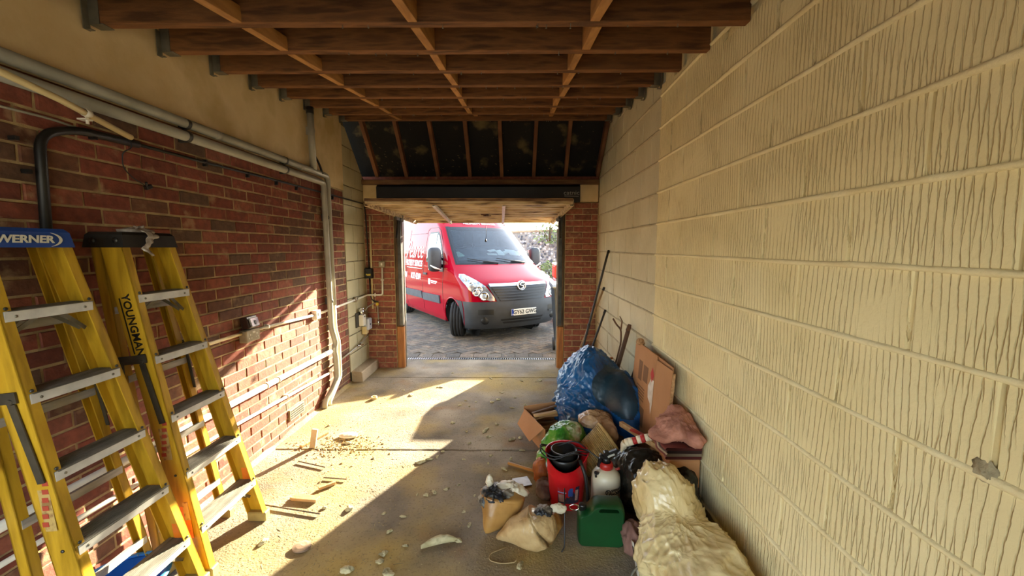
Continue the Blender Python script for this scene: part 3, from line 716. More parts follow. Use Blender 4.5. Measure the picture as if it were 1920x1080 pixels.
sub(MB().box((XL+.068, 2.83, 1.066), (.014, .088, .066), tm, .004), 'clear_cover', mat('smoky_clear_cover', '#b9bdc4', '#6c7076', .12, 22, .0, 40, .4, lo=.4, hi=.6), rc, R0)
sub(MB().box((XL+.078, 2.83, 1.064), (.006, .02, .03), tm, .002), 'switch_lever', M['black_rub'], rc, R0)
jb = empty('junction_box', (XL, 3.81, .955), 'white square junction box in the sunlit patch of brick wall', 'junction box'); J0 = Vector(jb.location)
sub(MB().rbox((XL, 3.765, .91), (XL+.05, 3.855, .998), .006), 'box', M['pvc_white'], jb, J0)
sub(MB().rbox((XL+.05, 3.795, .94), (XL+.054, 3.825, .975), .002), 'label_plate', M['galv'], jb, J0)
j2 = empty('junction_box', (XL, 4.785, .972), 'round chrome junction box on the pale blockwork left of the doorway', 'junction box'); J0 = Vector(j2.location)
RX = Matrix.Rotation(math.pi/2, 3, 'Y')
sub(MB().lathe([(0,0),(.034,0),(.034,.03),(.028,.034),(0,.034)], (XL, 4.785, .972), 18, RX), 'box', M['zinc_box'], j2, J0)
for dy, dz in ((.018,.012),(-.018,-.012)): sub(MB().lathe([(0,.034),(.006,.034),(.006,.038),(0,.038)], (XL, 4.785+dy, .972+dz), 8, RX), 'screw', M['chrome'], j2, J0)
# low pipes
lp = service('pipe', [(XL+.05, .6, .585), (XL+.05, 4.02, .533)], .021, M['pvc_white'], 'thick white pipe running low along the sunlit bricks', 'pipe')
for y in (2.95, 3.10, 3.9, 2.4): MB().lathe([(.0212,-.014),(.0245,-.014),(.0245,.014),(.0212,.014)], (XL+.05, y, .585-.0152*(y-.6)), 14, Matrix.Rotation(math.pi/2, 3, 'X')).build('coupler', M['pvc_white'], lp)
service('pipe', [(XL+.028, .6, .44), (XL+.028, 2.6, .385), (XL+.028, 4.06, .305)], .0115, M['pvc_white'], 'thin white pipe below the thick one, lowest on the bricks', 'pipe', [(XL+.028, 3.25, .35)])
service('pipe', [(XL+.03, 4.16, .36), (XL+.03, 4.76, .40), (XL+.03, 5.0, .44), (XL+.03, 5.12, .47)], .010, M['pvc_grey'], 'thin grey pipe low on the blockwork beside the concrete kerb', 'pipe')
pv = empty('stop_valve', (XL+.03, 4.78, .402), 'small chrome valve on the thin grey pipe above the kerb', 'valve'); V0 = Vector(pv.location)
sub(MB().cyl((XL+.03, 4.73, .40), (XL+.03, 4.84, .41), .016), 'body', M['chrome'], pv, V0)
sub(MB().cyl((XL+.03, 4.79, .40), (XL+.075, 4.79, .41), .008).box((XL+.08, 4.79, .412), (.008, .05, .012)), 'tap', M['chrome'], pv, V0)
# service cluster by the doorway
gc = empty('alarm_box', (XL, 4.93, .60), 'cream box with chrome fitting on the blockwork near the doorway', 'box'); G0 = Vector(gc.location)
sub(MB().rbox((XL, 4.80, .62), (XL+.012, 4.98, .80)), 'backboard', mat('dark_board', '#3a352b', '#4d473a', .8, 8), gc, G0)
sub(MB().rbox((XL+.012, 4.87, .63), (XL+.07, 4.965, .765), .006), 'box', M['pvc_white'], gc, G0)
sub(MB().cyl((XL+.04, 4.90, .765), (XL+.04, 4.90, .84), .028).cyl((XL+.04, 4.96, .80), (XL+.04, 4.86, .83), .016).lathe([(0,0),(.032,0),(.032,.012),(0,.012)], (XL+.04, 4.90, .84), 14), 'fitting', M['chrome'], gc, G0)
sub(MB().rbox((XL+.07, 4.90, .735), (XL+.072, 4.94, .75)), 'sticker', mat('tiny_grey_print', '#6d665a', None), gc, G0)
bb_ = empty('control_box', (XL, 5.04, .50), 'pale blue-grey control box beside the cream box near the doorway', 'box'); B0 = Vector(bb_.location)
sub(MB().rbox((XL, 5.00, .55), (XL+.09, 5.12, .70), .012), 'box', mat('pale_blue_plastic', '#b9bfca', '#c8cdd6', .35), bb_, B0)
sub(MB().rbox((XL, 4.985, .50), (XL+.06, 5.07, .60), .006), 'lower_cover', M['cream_pvc'], bb_, B0)
sub(MB().lathe([(0,0),(.012,0),(.012,.006),(0,.006)], (XL+.09, 5.05, .62), 12, RX), 'knob', mat('navy_knob', '#20304f', None, .4), bb_, B0)
yv = MB().tube(bend([(XL+.05, 4.97, .80), (XL+.07, 5.05, .85), (-1.83, 5.16, .88), (-1.80, 5.17, .85), (-1.795, 5.17, .66)], .05), .007, 8).build('gas_hose', M['pvc_grey'], None, label='looping grey hose with a yellow elbow from the chrome fitting to the brick pier', cat='hose')
MB().box((-1.803, 5.168, .865), (.035, .03, .04), None, .006).build('yellow_elbow', mat('yellow_plastic', '#c9a51f', '#d8b52c', .4), yv)
MB().cyl((-1.795, 5.17, .58), (-1.795, 5.17, .66), .012).build('end_valve', M['chrome'], yv)
fb = empty('fuse_box', (-1.895, YF, 1.27), 'black fused box with a yellow label in the corner beside the doorway', 'fuse box'); F0 = Vector(fb.location)
sub(MB().rbox((-1.945, 5.135, 1.20), (-1.845, YF, 1.335), .012), 'box', M['black_rub'], fb, F0)
sub(MB().rbox((-1.925, 5.132, 1.235), (-1.865, 5.135, 1.262)), 'yellow_label', mat('yellow_label', '#c8b23a', '#4d4526', .5, 60, lo=.45, hi=.6), fb, F0)
service('cable', [(-1.925, 5.16, 2.15), (-1.915, 5.17, 2.0), (-1.895, 5.175, 1.335)], .008, M['black_rub'], 'black cable dropping down the corner into the fused box', 'cable', rad=.04)
service('cable', [(-1.895, 5.175, 1.20), (-1.893, 5.175, .98), (-1.86, 5.178, .90), (-1.79, 5.18, .885)], .008, M['black_rub'], 'black cable leaving the bottom of the fused box', 'cable', rad=.05)
service('pipe', [(-1.868, 5.182, 2.0), (-1.868, 5.182, .80)], .011, M['cream_pvc'], 'slim cream pipe in the corner behind the black fused box', 'pipe', rad=.01)
sw = empty('light_switch', (-1.727, YF, 1.385), 'metal light switch with a white rocker on the brick pier', 'switch'); W0 = Vector(sw.location)
sub(MB().rbox((-1.765, 5.158, 1.345), (-1.69, YF, 1.42), .005), 'box', M['zinc_box'], sw, W0)
sub(MB().rbox((-1.737, 5.153, 1.368), (-1.717, 5.158, 1.398), .001), 'rocker', mat('white_rocker', '#efe9da', None, .3), sw, W0)
av = empty('air_brick', (XL, 3.42, .16), 'terracotta air brick with a grid of holes at the wall foot', 'vent'); A0 = Vector(av.location)
sub(MB().rbox((XL-.01, 3.30, .105), (XL+.014, 3.535, .20), .003), 'frame', mat('old_air_brick', '#8d7a5c', '#a08c6b', .9, 12, .3), av, A0)
b = MB()
for i in range(11):
    for k in range(4): b.rbox((XL+.0135, 3.315+i*.019, .117+k*.02), (XL+.0155, 3.327+i*.019, .130+k*.02))
sub(b, 'holes', mat('dark_hole', '#15110c', None, .9), av, A0)
# ------------------------------------------------------------------ outside: paving, drain, flint wall, house, plants
M['paver'] = brick_mat('block_paver', ['#625a50','#6c6254','#585249','#706453','#766654','#5d554a','#665a4c'])
pv_ = empty('driveway', (0,0,0), kind='structure')
MB().rbox((-6, 5.72, -.2), (8, 24, -.012)).build('sand_bed', mat('jointing_sand', '#4f473b', '#62594a', .95, 30, .3, 90, world=True), pv_)
random.seed(21); cache = {}; rest = MB(); pcs = []
def paver(x, y, w, h, rot): pcs.append((x, y, w, h, rot))
for i in range(24): paver(-1.95+i*.205, 5.83, .2, .2, 0)          # edging row by the drain
u = .205; r2 = math.sqrt(.5)
for gx in range(-60, 60):
    for gy in range(-60, 60):
        # herringbone laid at 45 degrees to the garage
        k4 = (gx-gy) % 4
        if k4 == 0: cx, cy, rt = (gx+1)*u/2, (gy+.5)*u/2, 0
        elif k4 == 3: cx, cy, rt = (gx+.5)*u/2, (gy+1)*u/2, 1
        else: continue
        px_, py_ = (cx-cy)*r2-.45, (cx+cy)*r2+8.2
        if -3.4 < px_ < 3.6 and 5.97 < py_ < 11.2: paver(px_, py_, u-.006, u/2-.006, R(45)+(math.pi/2 if rt else 0))
vis = lambda p: (0 if (-1.75 < p[0] < .9*1 and p[1] < 9) else 5) + p[1]
pcs.sort(key=vis)
for i, (x, y, w, h, rt) in enumerate(pcs):
    z = random.uniform(-.0035, .0015); key = (round(w,3), round(h,3), random.randrange(3))
    if i < 300:
        if key not in cache:
            b = MB(); b.box((0,0,-.02), (w, h, .04), None, .004); me = b.mesh('paver'); fixn(me); me.materials.append(M['paver']); cache[key] = me
        o = D.objects.new('paver', cache[key]); C.objects.link(o); o.location = (x, y, z); o.parent = pv_; o.rotation_euler = (random.uniform(-.008,.008), random.uniform(-.008,.008), rt+random.uniform(-.012,.012))
    else: rest.box((x, y, z-.02), (w, h, .04), Matrix.Rotation(rt, 3, 'Z'), .004)
rest.build('far_pavers', M['paver'], pv_, kind='stuff')
M['ground'] = mat('distant_ground', '#6a6250', '#7f7560', .95, 3, .3, 20, world=True)
MB().rbox((-40, -40, -.4), (60, -.44, -.06)).build('ground', mat('yard_concrete', '#a89f8e', '#b9b09e', .9, 2, world=True), None, kind='structure')
gd = MB().rbox((-40, 5.6, -.4), (60, 90, -.06)).build('ground', M['ground'], None, kind='structure')
dr = empty('channel_drain', (-.45, 5.66, 0), 'galvanised slotted channel drain across the garage threshold', 'drain'); D0 = Vector(dr.location)
sub(MB().rbox((OX0-.15, 5.602, -.10), (OX1+.25, 5.722, -.035)), 'trough', mat('drain_dark', '#1b1a18', '#26241f', .9), dr, D0)
b = MB(); b.rbox((OX0-.15, 5.604, -.02), (OX1+.25, 5.622, -.001)); b.rbox((OX0-.15, 5.702, -.02), (OX1+.25, 5.72, -.001))
sub(b, 'edge_frame', M['galv'], dr, D0)
b = MB(); x = OX0-.15
while x < OX1+.24: b.rbox((x, 5.622, -.012), (x+.016, 5.702, -.003)); x += .032
sub(b, 'grating_bars', mat('bright_grating', '#a5a7a8', '#c0c2c4', .35, 12, 0, 40, .7), dr, D0, kind='stuff')

# flint wall with knapped stones standing out of the mortar
M['flint'] = brick_mat('flint_nodule', ['#8e8e8c','#b5b3ae','#6f7072','#d0cdc6','#7d7f80','#55575a','#bdbab2'])
fw = empty('flint_wall', (2.6, 12.8, 0), 'grey flint garden wall beyond the van', 'wall'); FW0 = Vector(fw.location)
FD = Vector((.94, -.34, 0)).normalized(); FN = Vector((-.34, -.94, 0)).normalized()
def fwp(u, z, d): return FD*u + FN*d + Vector((0,0,z))
b = MB(); P = [fwp(-5, -.2, 0), fwp(6, -.2, 0), fwp(6, 2.30, 0), fwp(-5, 2.05, 0)]; Q = [p-FN*.35 for p in P]
b.add([*P, *Q], [(0,1,2,3),(7,6,5,4),(3,2,6,7),(0,3,7,4),(1,5,6,2)]); b.build('mortar_core', mat('flint_mortar', '#86837a', '#9b978c', .95, 8, .5, 40), fw)
random.seed(5); fl_n = 0; big = MB(); ico = []
def nodule(c, r, sq, seed):
    b = MB(); P = []
    for i in range(5):
        row = []
        for j in range(7):
            a = 2*math.pi*j/7; ph = math.pi*(i+.02)/4.04; d = Vector((math.cos(a)*math.sin(ph), math.sin(a)*math.sin(ph), math.cos(ph)))
            k = r*(1+.35*MN.noise(d*1.5+Vector((seed,0,0)))); row.append(Vector(c)+FD*d.x*k*sq+FN*d.y*k*.55+Vector((0,0,d.z*k)))
        P.append(row)
    return b.grid(P, close=True, smooth=False)
cnt = 0; rest = MB()
spots = []
for i in range(40):
    for k in range(25): spots.append((-2.6+i*.118+random.uniform(-.05,.05)+(k % 2)*.07, .05+k*.088+random.uniform(-.026,.026)))
spots.sort(key=lambda p: abs(p[0]-.0)+ (0 if p[1] > 1 else .8))
for i, (u_, z) in enumerate(spots):
    n_ = nodule(fwp(u_, z, .0), random.uniform(.032,.052), random.uniform(.9,1.5), i*1.7)
    if i < 240: n_.build('flint', M['flint'], fw)
    else: rest.add(n_.v, n_.f)
rest.build('far_flints', M['flint'], fw, kind='stuff')
b = MB(); P = [fwp(-5, 2.05, .04), fwp(6, 2.30, .04), fwp(6, 2.36, .04), fwp(-5, 2.11, .04)]; Q = [p-FN*.44 for p in P]
b.add([*P, *Q], [(0,1,2,3),(7,6,5,4),(3,2,6,7),(0,3,7,4),(1,5,6,2),(0,4,5,1)]); b.build('coping', M['concrete'], fw)
# neighbour's tiled house end
hs_ = empty('house', (4.0, 19, 0), 'red tiled house roof showing above the flint wall', 'house')
b = MB(); b.rbox((-1.6, 0, 0), (8, 6, 2.6)); b.build('wall', M['pier_brick'], hs_)
random.seed(2)
def roof_pt(u, v): return Vector((-2.0+u+v*.75, -.3+v*2.2, 2.45+v*2.2))
for k in range(9):
    b = MB()
    for i in range(30):
        p = roof_pt(i*.28+(k % 2)*.14, k*.13); b.box(p+Vector((.13, .12, .03)), (.27, .36, .022), Matrix.Rotation(.75, 3, 'X'))
    b.build('tile_course', mat('clay_tile_%d' % k, '#a5524a', '#8d4038', .85, 5, .2, 30) if k == 0 else D.materials['clay_tile_0'], hs_)
b = MB(); b.add([roof_pt(0,0), roof_pt(9,0), roof_pt(9,1.25), roof_pt(0,1.25)], [(0,1,2,3)]); b.build('roof_slope', D.materials['clay_tile_0'], hs_)

# foliage made of leaf blades on stems
def leafy(name, loc, w, d, h, n, size, m, label, cat, seed, z0=.1, stems=5, sm=None):
    random.seed(seed); root = empty(name, loc, label, cat); b = MB(); s = MB()
    for k in range(stems):
        a = random.uniform(0, 6.28); r = random.uniform(.1,.6)
        tip = Vector((math.cos(a)*w*r, math.sin(a)*d*r, h*random.uniform(.6,.95))); s.tube([(tip.x*.15, tip.y*.15, 0), tip*.5+Vector((0,0,.05)), tip], [.03*h, .02*h, .006*h], 6)
    s.build('stem', sm or M['weathered'], root)
    for i in range(n):
        a = random.uniform(0, 6.28); t = random.random(); rr = math.sqrt(random.random())*math.sin(math.pi*(.12+.8*t))
        p = Vector((math.cos(a)*w*rr, math.sin(a)*d*rr, z0+t*(h-z0))); u_ = Vector((random.gauss(0,1), random.gauss(0,1), random.gauss(0,.7))).normalized(); v_ = u_.orthogonal().normalized(); L = size*random.uniform(.6,1.4)
        b.add([p, p+u_*L*.5+v_*L*.28, p+u_*L, p+u_*L*.5-v_*L*.28], [(0,1,2,3)])
    b.build('foliage', m, root, kind='stuff', normals=False); return root
M['leaf_y'] = mat('yellow_green_leaf', '#8f9a3a', '#c2c25a', .6, 8, rnd=.3)  # yellow-green is the leaf's own colour
M['leaf_g'] = mat('dull_green_leaf', '#5c6a38', '#8a9458', .6, 8, rnd=.3)
leafy('tree', (-6.5, 22, 0), 2.6, 2.4, 6.2, 2600, .30, M['leaf_y'], 'yellow-green tree behind the van roof at the left of the doorway', 'tree', 3, 1.2)
leafy('shrub', (1.05, 12.6, 0), .45, .4, 1.15, 500, .10, M['leaf_g'], 'pale green shrub at the foot of the flint wall', 'shrub', 4, .05)
leafy('creeper', (1.1, 12.95, 1.75), .55, .15, .65, 160, .12, M['leaf_g'], 'sprig of creeper trailing over the flint wall top', 'plant', 6, .0)
hd = leafy('hedge', (-14, 14, 0), 6, 3, 3.2, 2600, .35, M['leaf_g'], 'long hedge far to the left beyond the driveway', 'hedge', 8, .0)

# wheelie bin beside the doorway, lid and wheels
M['bin'] = mat('grey_bin_plastic', '#2a2e31', '#363b3e', .5, 6, .08, 60)
bn = empty('wheelie_bin', (.865, 6.42, 0), 'dark grey wheelie bin just outside the right of the doorway', 'bin')
b = MB(); z0_, z1_ = .10, .98; a0, a1 = (.21, .25), (.265, .33)
for (za, zb_, ka, kb) in ((z0_, z1_, a0, a1),):
    vs = [(-ka[0],-ka[1],za),(ka[0],-ka[1],za),(ka[0],ka[1],za),(-ka[0],ka[1],za),(-kb[0],-kb[1],zb_),(kb[0],-kb[1],zb_),(kb[0],kb[1],zb_),(-kb[0],kb[1],zb_)]
    b.add(vs, [(3,2,1,0),(0,1,5,4),(1,2,6,5),(2,3,7,6),(3,0,4,7)])
b.rbox((-.285,-.35,.955), (.285,.35,.985), .006); b.build('body', M['bin'], bn)
b = MB(); b.prism([(-.37,.985),(.36,.985),(.36,1.0),(.20,1.045),(-.30,1.035),(-.37,1.005)], lambda y, z: (-.295, y, z), lambda y, z: (.295, y, z)); b.build('lid', mat('pale_grey_lid', '#63696c', '#72787a', .45, 6), bn)
for sx in (-1, 1):
    w_ = MB().cyl((sx*.235, -.26, .10), (sx*.275, -.26, .10), .10, 20); w_ = w_.build('wheel', M['black_rub'], bn)
MB().cyl((-.24,-.26,.10), (.24,-.26,.10), .012).build('axle', M['steel_dark'], bn)
b = MB(); b.rbox((-.22,-.40,.90), (.22,-.37,.93), .008); b.rbox((-.22,-.40,.90), (-.19,-.33,.93)); b.rbox((.19,-.40,.90), (.22,-.33,.93)); b.build('handle', M['bin'], bn)
rb = empty('recycling_box', (1.15, 8.6, 0), 'red recycling box with white lid beyond the wheelie bin', 'box')
b = MB(); b.rbox((-.32,-.28,.0), (.32,.28,.95), .02); b.build('lower_box', mat('pale_grey_box', '#a2a3a2', None, .5), rb)
b = MB(); b.rbox((-.33,-.29,.955), (.33,.29,1.22), .02); b.build('red_crate', mat('red_crate_plastic', '#c23a22', '#d44a2c', .5), rb)
b = MB(); b.rbox((-.34,-.3,1.225), (.34,.3,1.27), .01); b.build('lid', M['pvc_white'], rb)
# ------------------------------------------------------------------ the red panel van
VA = R(32.6); VK = .94
van = empty('van', (.139, 6.938, -.034+.03), 'red high-roof panel van parked facing the garage doorway', 'van', rz=VA+math.pi)
VZ = [.22,.30,.50,.66,.80,1.00,1.06,1.12,1.20,1.30,1.38,1.60,1.90,2.12,2.20,2.35,2.42,2.46]
VS = [.10,.03,.0,.01,.05,.10,.16,.26,.42,.62,.78,1.02,1.35,1.60,1.72,1.92,2.08,2.30]
VC = [.46,.46,.44,.44,.46,.50,.50,.50,.50,.48,.43,.40,.37,.35,.36,.42,.46,.5]
VW = [.95,.99,1.015,1.03,1.035,1.035,1.03,1.02,1.01,1.0,.985,.955,.90,.855,.84,.79,.72,.60]
def sm(z, tab):
    # piecewise linear, lightly smoothed
    return sum(float(np.interp(z+d, VZ, tab))*k for d, k in ((-.03,.25),(0,.5),(.03,.25)))
NE = 2.5
def vp(w, s, z): return Vector((w*VK, -s*VK, z*VK))
def fr_t(t, z, off=0):
    W, c, s0 = sm(z, VW), sm(z, VC), sm(z, VS)
    w = W*math.copysign(abs(math.sin(t))**(2/NE), t); s = s0+c*(1-abs(math.cos(t))**(2/NE))
    return w*(1+off*.6), s-off, z
def fr_w(w, z, off=0):
    W, c, s0 = sm(z, VW), sm(z, VC), sm(z, VS); q = min(1, abs(w)/W)
    return w*(1+off*.6), s0+c*(1-(1-q**NE)**(1/NE))-off, z
def side(s, z, off=0): return sm(z, VW)+off, s, z
M['van_red'] = mat('van_red_paint', '#94031d', None, .08, spec=.2)
M['van_grey'] = mat('van_grey_plastic', '#2c2f33', '#34373b', .55, 8, .05, 120)
M['van_black'] = mat('van_black_plastic', '#0b0c0d', None, .4)
M['tyre'] = mat('tyre_rubber', '#161616', '#201f1e', .85, 12, .1, 60)
zs = sorted(set([.22+.0225*i for i in range(100) if .22+.0225*i < 2.46]+[2.46]))
NT = 56; ts = [(-math.pi/2)+math.pi*i/NT for i in range(NT+1)]
L_END = 5.6; ss = [0]+[.04+.045*i for i in range(40)]+[1.9+.25*i for i in range(14)]
AX = (.90, .335, .415)                                  # wheel arch: s, z, radius
P = []
for z in zs:
    row = []; s1 = sm(z, VS)+sm(z, VC)
    for s in reversed(ss): 
        if s: row.append([-sm(z, VW), s1+s*(L_END-s1)/5.15, z])
    for t in ts: row.append(list(fr_t(t, z)))
    for s in ss:
        if s: row.append([sm(z, VW), s1+s*(L_END-s1)/5.15, z])
    P.append(row)
def in_arch(p): return math.hypot(p[1]-AX[0], p[2]-AX[1]) < AX[2]-1e-4 and abs(p[0]) > .80
for row in P:                                            # pull the arch edge on to a clean circle
    for p in row:
        d = math.hypot(p[1]-AX[0], p[2]-AX[1])
        if abs(p[0]) > .80 and AX[2]-.03 < d < AX[2]+.03 and d > 0: p[1] = AX[0]+(p[1]-AX[0])*AX[2]/d; p[2] = max(.2, AX[1]+(p[2]-AX[1])*AX[2]/d)
def in_screen(p): return 1.43 < p[2] < 2.06 and abs(p[0]) < sm(p[2], VW)-.13 and p[1] < sm(p[2], VS)+sm(p[2], VC)
b = MB(); nw = len(P[0])
vs = [vp(*p) for row in P for p in row]; fs = []
for i in range(len(P)-1):
    for j in range(nw-1):
        q = [P[i][j], P[i][j+1], P[i+1][j+1], P[i+1][j]]; cen = [sum(x[k] for x in q)/4 for k in range(3)]
        if in_arch(cen) or in_screen(cen) or (cen[2] < .25 and cen[1] < 1.2): continue
        fs.append((i*nw+j, i*nw+j+1, (i+1)*nw+j+1, (i+1)*nw+j))
b.add(vs, fs, True); k = (len(P)-1)*nw
top = [vp(p[0], p[1], p[2]+.002) for p in P[-1]]; b.add(top+[vp(0, 2.9, 2.50), vp(0, 5.6, 2.50)], [(j, j+1, nw if P[-1][j][1] < 3.4 else nw+1) for j in range(nw-1)]+[(0, nw, nw+1)], True)
b.add([vp(-1.02,L_END,.3), vp(1.02,L_END,.3), vp(.6,L_END,2.46), vp(-.6,L_END,2.46)], [(0,1,2,3)])
body = b.build('body', M['van_red'], van)
def patch(lo, hi, z0, z1, off, name, m, parent=van, nz=14, nw=26, th=.0, **k):
    rows_ = []
    for i in range(nz+1):
        z = z0+(z1-z0)*i/nz; a, c = lo(z), hi(z)
        rows_.append([vp(*fr_w(a+(c-a)*j/nw, z, off)) for j in range(nw+1)])
    b = MB(); b.grid(rows_)
    if th:      # turned edge back to the body
        rows2 = []
        ring = rows_[0]+[r[-1] for r in rows_[1:]]+rows_[-1][-2::-1]+[r[0] for r in rows_[-2:0:-1]]
        b.grid([ring+[ring[0]], [p+Vector((-p.x*.012, -th, 0)) for p in ring]+[ring[0]+Vector((-ring[0].x*.012, -th, 0))]], smooth=False)
    return b.build(name, m, parent, **k)
cst = lambda v: (lambda z: v)
# dark bumper wraps to the arches; its centre rises into the grille surround
Wm = lambda z: sm(z, VW)*.999
def bump_piece(lo, hi, z0, z1, nm='bumper'): return patch(lo, hi, z0, z1, .014, nm, M['van_grey'], nz=10, nw=60, th=.02)
bp_ = bump_piece(lambda z: -Wm(z), lambda z: Wm(z), .23, .735)
for sg in (-1, 1):                                         # corner of the bumper, back to the wheel arch
    rows_ = []
    for i in range(15):
        z = .23+(.735-.23)*i/14; s1 = sm(z, VS)+sm(z, VC); dz = z-AX[1]; e = AX[0]-math.sqrt(max(.001, (AX[2]+.0)**2-dz*dz)) if abs(dz) < AX[2] else .6
        s1 = min(s1, e) if e > s1-.2 else e
        s0_ = sm(z, VS)+sm(z, VC)-.02
        rows_.append([vp(*((sg*(sm(z, VW)+.0085)), s0_+(max(e, s0_)-s0_)*j/4, z)) for j in range(5)])
    MB().grid(rows_).build('bumper_corner', M['van_grey'], van)
gs = patch(lambda z: -(.50+.16*(z-.70)/.33), lambda z: .50+.16*(z-.70)/.33, .70, 1.03, .016, 'grille_surround', M['van_grey'], nw=20, th=.02)
gr = patch(lambda z: -(.45+.15*(z-.73)/.27), lambda z: .45+.15*(z-.73)/.27, .735, 1.005, .020, 'grille', M['van_black'], nw=20)
for k in range(5):
    z0_ = .755+k*.05
    patch(lambda z: -(.445+.15*(z-.73)/.27), lambda z: .445+.15*(z-.73)/.27, z0_, z0_+.016, .034, 'grille_slat', M['van_grey'], gr, nz=2, nw=16, th=.014)
patch(cst(-.615), cst(.615), 1.005, 1.055, .030, 'chrome_bar', M['chrome'], nz=4, nw=20, th=.02)
lwr = patch(lambda z: -.50+.10*(.46-z)/.14, lambda z: .50-.10*(.46-z)/.14, .325, .415, .019, 'lower_intake', M['van_black'], nz=4, nw=16)
patch(cst(-.46), cst(.46), .365, .378, .032, 'intake_slat', M['van_grey'], lwr, nz=2, nw=16, th=.014)
for sg in (-1, 1):
    a_, c_ = (.60, .86) if sg > 0 else (-.86, -.60)
    fg = patch(cst(a_), cst(c_), .50, .60, .018, 'bumper_recess', M['van_black'], nz=3, nw=8)
    patch(cst(a_+.02), cst(c_-.0), .485, .502, .034, 'recess_lip', M['van_grey'], fg, nz=2, nw=8, th=.015)
    p = Vector(vp(*fr_w(sg*.74, .40, .02))); q = Vector(vp(*fr_w(sg*.74, .40, .0)))
    MB().lathe([(0,.004),(.06,.004),(.068,-.002),(.068,-.03)], p, 18, (p-q+Vector((0,.02,0))).to_track_quat('Z','Y').to_matrix()).build('fog_blank', M['van_black'], fg)
# headlights
M['lens'] = mat('headlight_lens', '#c9ced2', '#8e969c', .12, 14, 0, 40, .55, lo=.4, hi=.62)
for sg in (-1, 1):
    def inn(z): return sg*float(np.interp(z, [.745,.80,1.0,1.12,1.22], [.57,.56,.68,.79,.90]))
    def out(z): return sg*float(np.interp(z, [.745,.80,.95,1.08,1.16,1.22], [.63,.80,.955,.992,.99,.955]))
    lo_, hi_ = (inn, out) if sg > 0 else (out, inn)
    hl = patch(lo_, hi_, .75, 1.215, .020, 'headlight', M['lens'], nz=18, nw=14, th=.02)
    for w_, z_, r_ in ((.735,.835,.075),(.855,.90,.062),(.80,.955,.055),(.90,1.04,.045),(.925,1.125,.035)):
        p = vp(*fr_w(sg*w_, z_, .024)); nrm = (vp(*fr_w(sg*w_, z_, .10))-vp(*fr_w(sg*w_, z_, .0))).normalized()
        e1 = vp(*fr_w(sg*(w_+.02), z_, 0))-vp(*fr_w(sg*(w_-.02), z_, 0)); e2 = vp(*fr_w(sg*w_, z_+.02, 0))-vp(*fr_w(sg*w_, z_-.02, 0)); nn = e1.cross(e2).normalized(); nn = nn if nn.y > 0 else -nn
        Rm = nn.to_track_quat('Z','Y').to_matrix()
        MB().lathe([(r_,-.01),(r_,.010),(r_*.86,.010),(r_*.7,.0),(r_*.3,-.004),(0,-.005)], p, 18, Rm).build('lamp', M['chrome'], hl)
        MB().lathe([(r_*.55,.001),(r_*.4,.010),(0,.014)], p, 14, Rm).build('bulb_dome', mat('lamp_glass', '#9ba3a8', None, .1, metal=.3) if 'lamp_glass' not in D.materials else D.materials['lamp_glass'], hl)
# emblem on the chrome bar
p = vp(*fr_w(0, 1.0, .05)); Rm = Vector((0, 1, .12)).to_track_quat('Z','Y').to_matrix()
eb = MB().lathe([(.088,-.02),(.088,.008),(.080,.014),(.070,.014),(.066,.006),(.066,-.02)], p, 28, Rm).build('emblem_ring', M['chrome'], van)
MB().lathe([(.066,.002),(0,.002)], p, 24, Rm).build('emblem_field', M['van_black'], eb)
b = MB(); pts = [p+Rm @ Vector((x, y, .010)) for x, y in ((.045,.035),(.02,.05),(-.02,.045),(-.04,.015),(-.01,-.0),(.025,-.01),(.03,-.035),(.0,-.052),(-.035,-.05))]; b.tube(bend(pts, .02), [.006]+[.015]*(len(bend(pts,.02))-2)+[.005], 8)
b.tube([p+Rm @ Vector(v) for v in ((.01,.0,.012),(.045,.005,.012),(.06,.02,.01))], [.010,.008,.004], 6); b.build('emblem_beast', M['chrome'], eb)
# number plate
pc_ = vp(*fr_w(0, .525, .03)); PM = basis((-1,0,0), (0,0,1), (0,0,0))
npl = MB().box(pc_+Vector((0,.002,0)), (.52, .012, .112), None, .004).build('number_plate', mat('plate_white', '#e6e4da', None, .4), van)
MB().box(pc_+Vector((.238,.0092,0)), (.042, .003, .108)).build('blue_band', mat('plate_blue', '#1c3f9c', None, .4), npl)
M['ink'] = mat('black_ink', '#0a0a0a', None, .5); M['white_ink'] = mat('white_vinyl', '#efe6e2', None, .45)
text('GY62 GWG', .098, basis((-1,0,0), (0,0,1), pc_+Vector((-.022,.0085,-.003))), M['ink'], 'lettering', npl, bold=.0018, sx=.98)
text('GB', .03, basis((-1,0,0), (0,0,1), pc_+Vector((.238,.0112,-.035))), M['white_ink'], 'lettering', npl)
# windscreen, its black surround, wipers
ed = lambda z: sm(z, VW)-.075
M['glass'] = newmat('tinted_windscreen')[0]; gb = M['glass'].node_tree.nodes['Principled BSDF']
gb.inputs['Base Color'].default_value = (.72,.88,.95,1); gb.inputs['Transmission Weight'].default_value = 1; gb.inputs['Roughness'].default_value = 0; gb.inputs['IOR'].default_value = 1.5
gsk = M['van_black']
ring = MB(); zr = [1.385+.76*i/24 for i in range(25)]
for nm, lo_, hi_, z0_, z1_ in (('b', lambda z: -ed(z), ed, 1.375, 1.45), ('t', lambda z: -ed(z), ed, 2.06, 2.135)):
    ring.grid([[vp(*fr_w(lo_(z)+(hi_(z)-lo_(z))*j/30, z, .006)) for j in range(31)] for z in [z0_+(z1_-z0_)*i/4 for i in range(5)]])
for sg in (-1, 1): ring.grid([[vp(*fr_w(sg*(ed(z)-.07+.07*j/4), z, .006)) for j in range(5)] for z in zr])
ring.build('windscreen_surround', gsk, van)
def dbl(rows_):
    b = MB(); b.grid(rows_); b2 = [[p+Vector((0,-.005,-.003)) for p in r] for r in rows_]; b.grid([list(reversed(r)) for r in b2]); return b
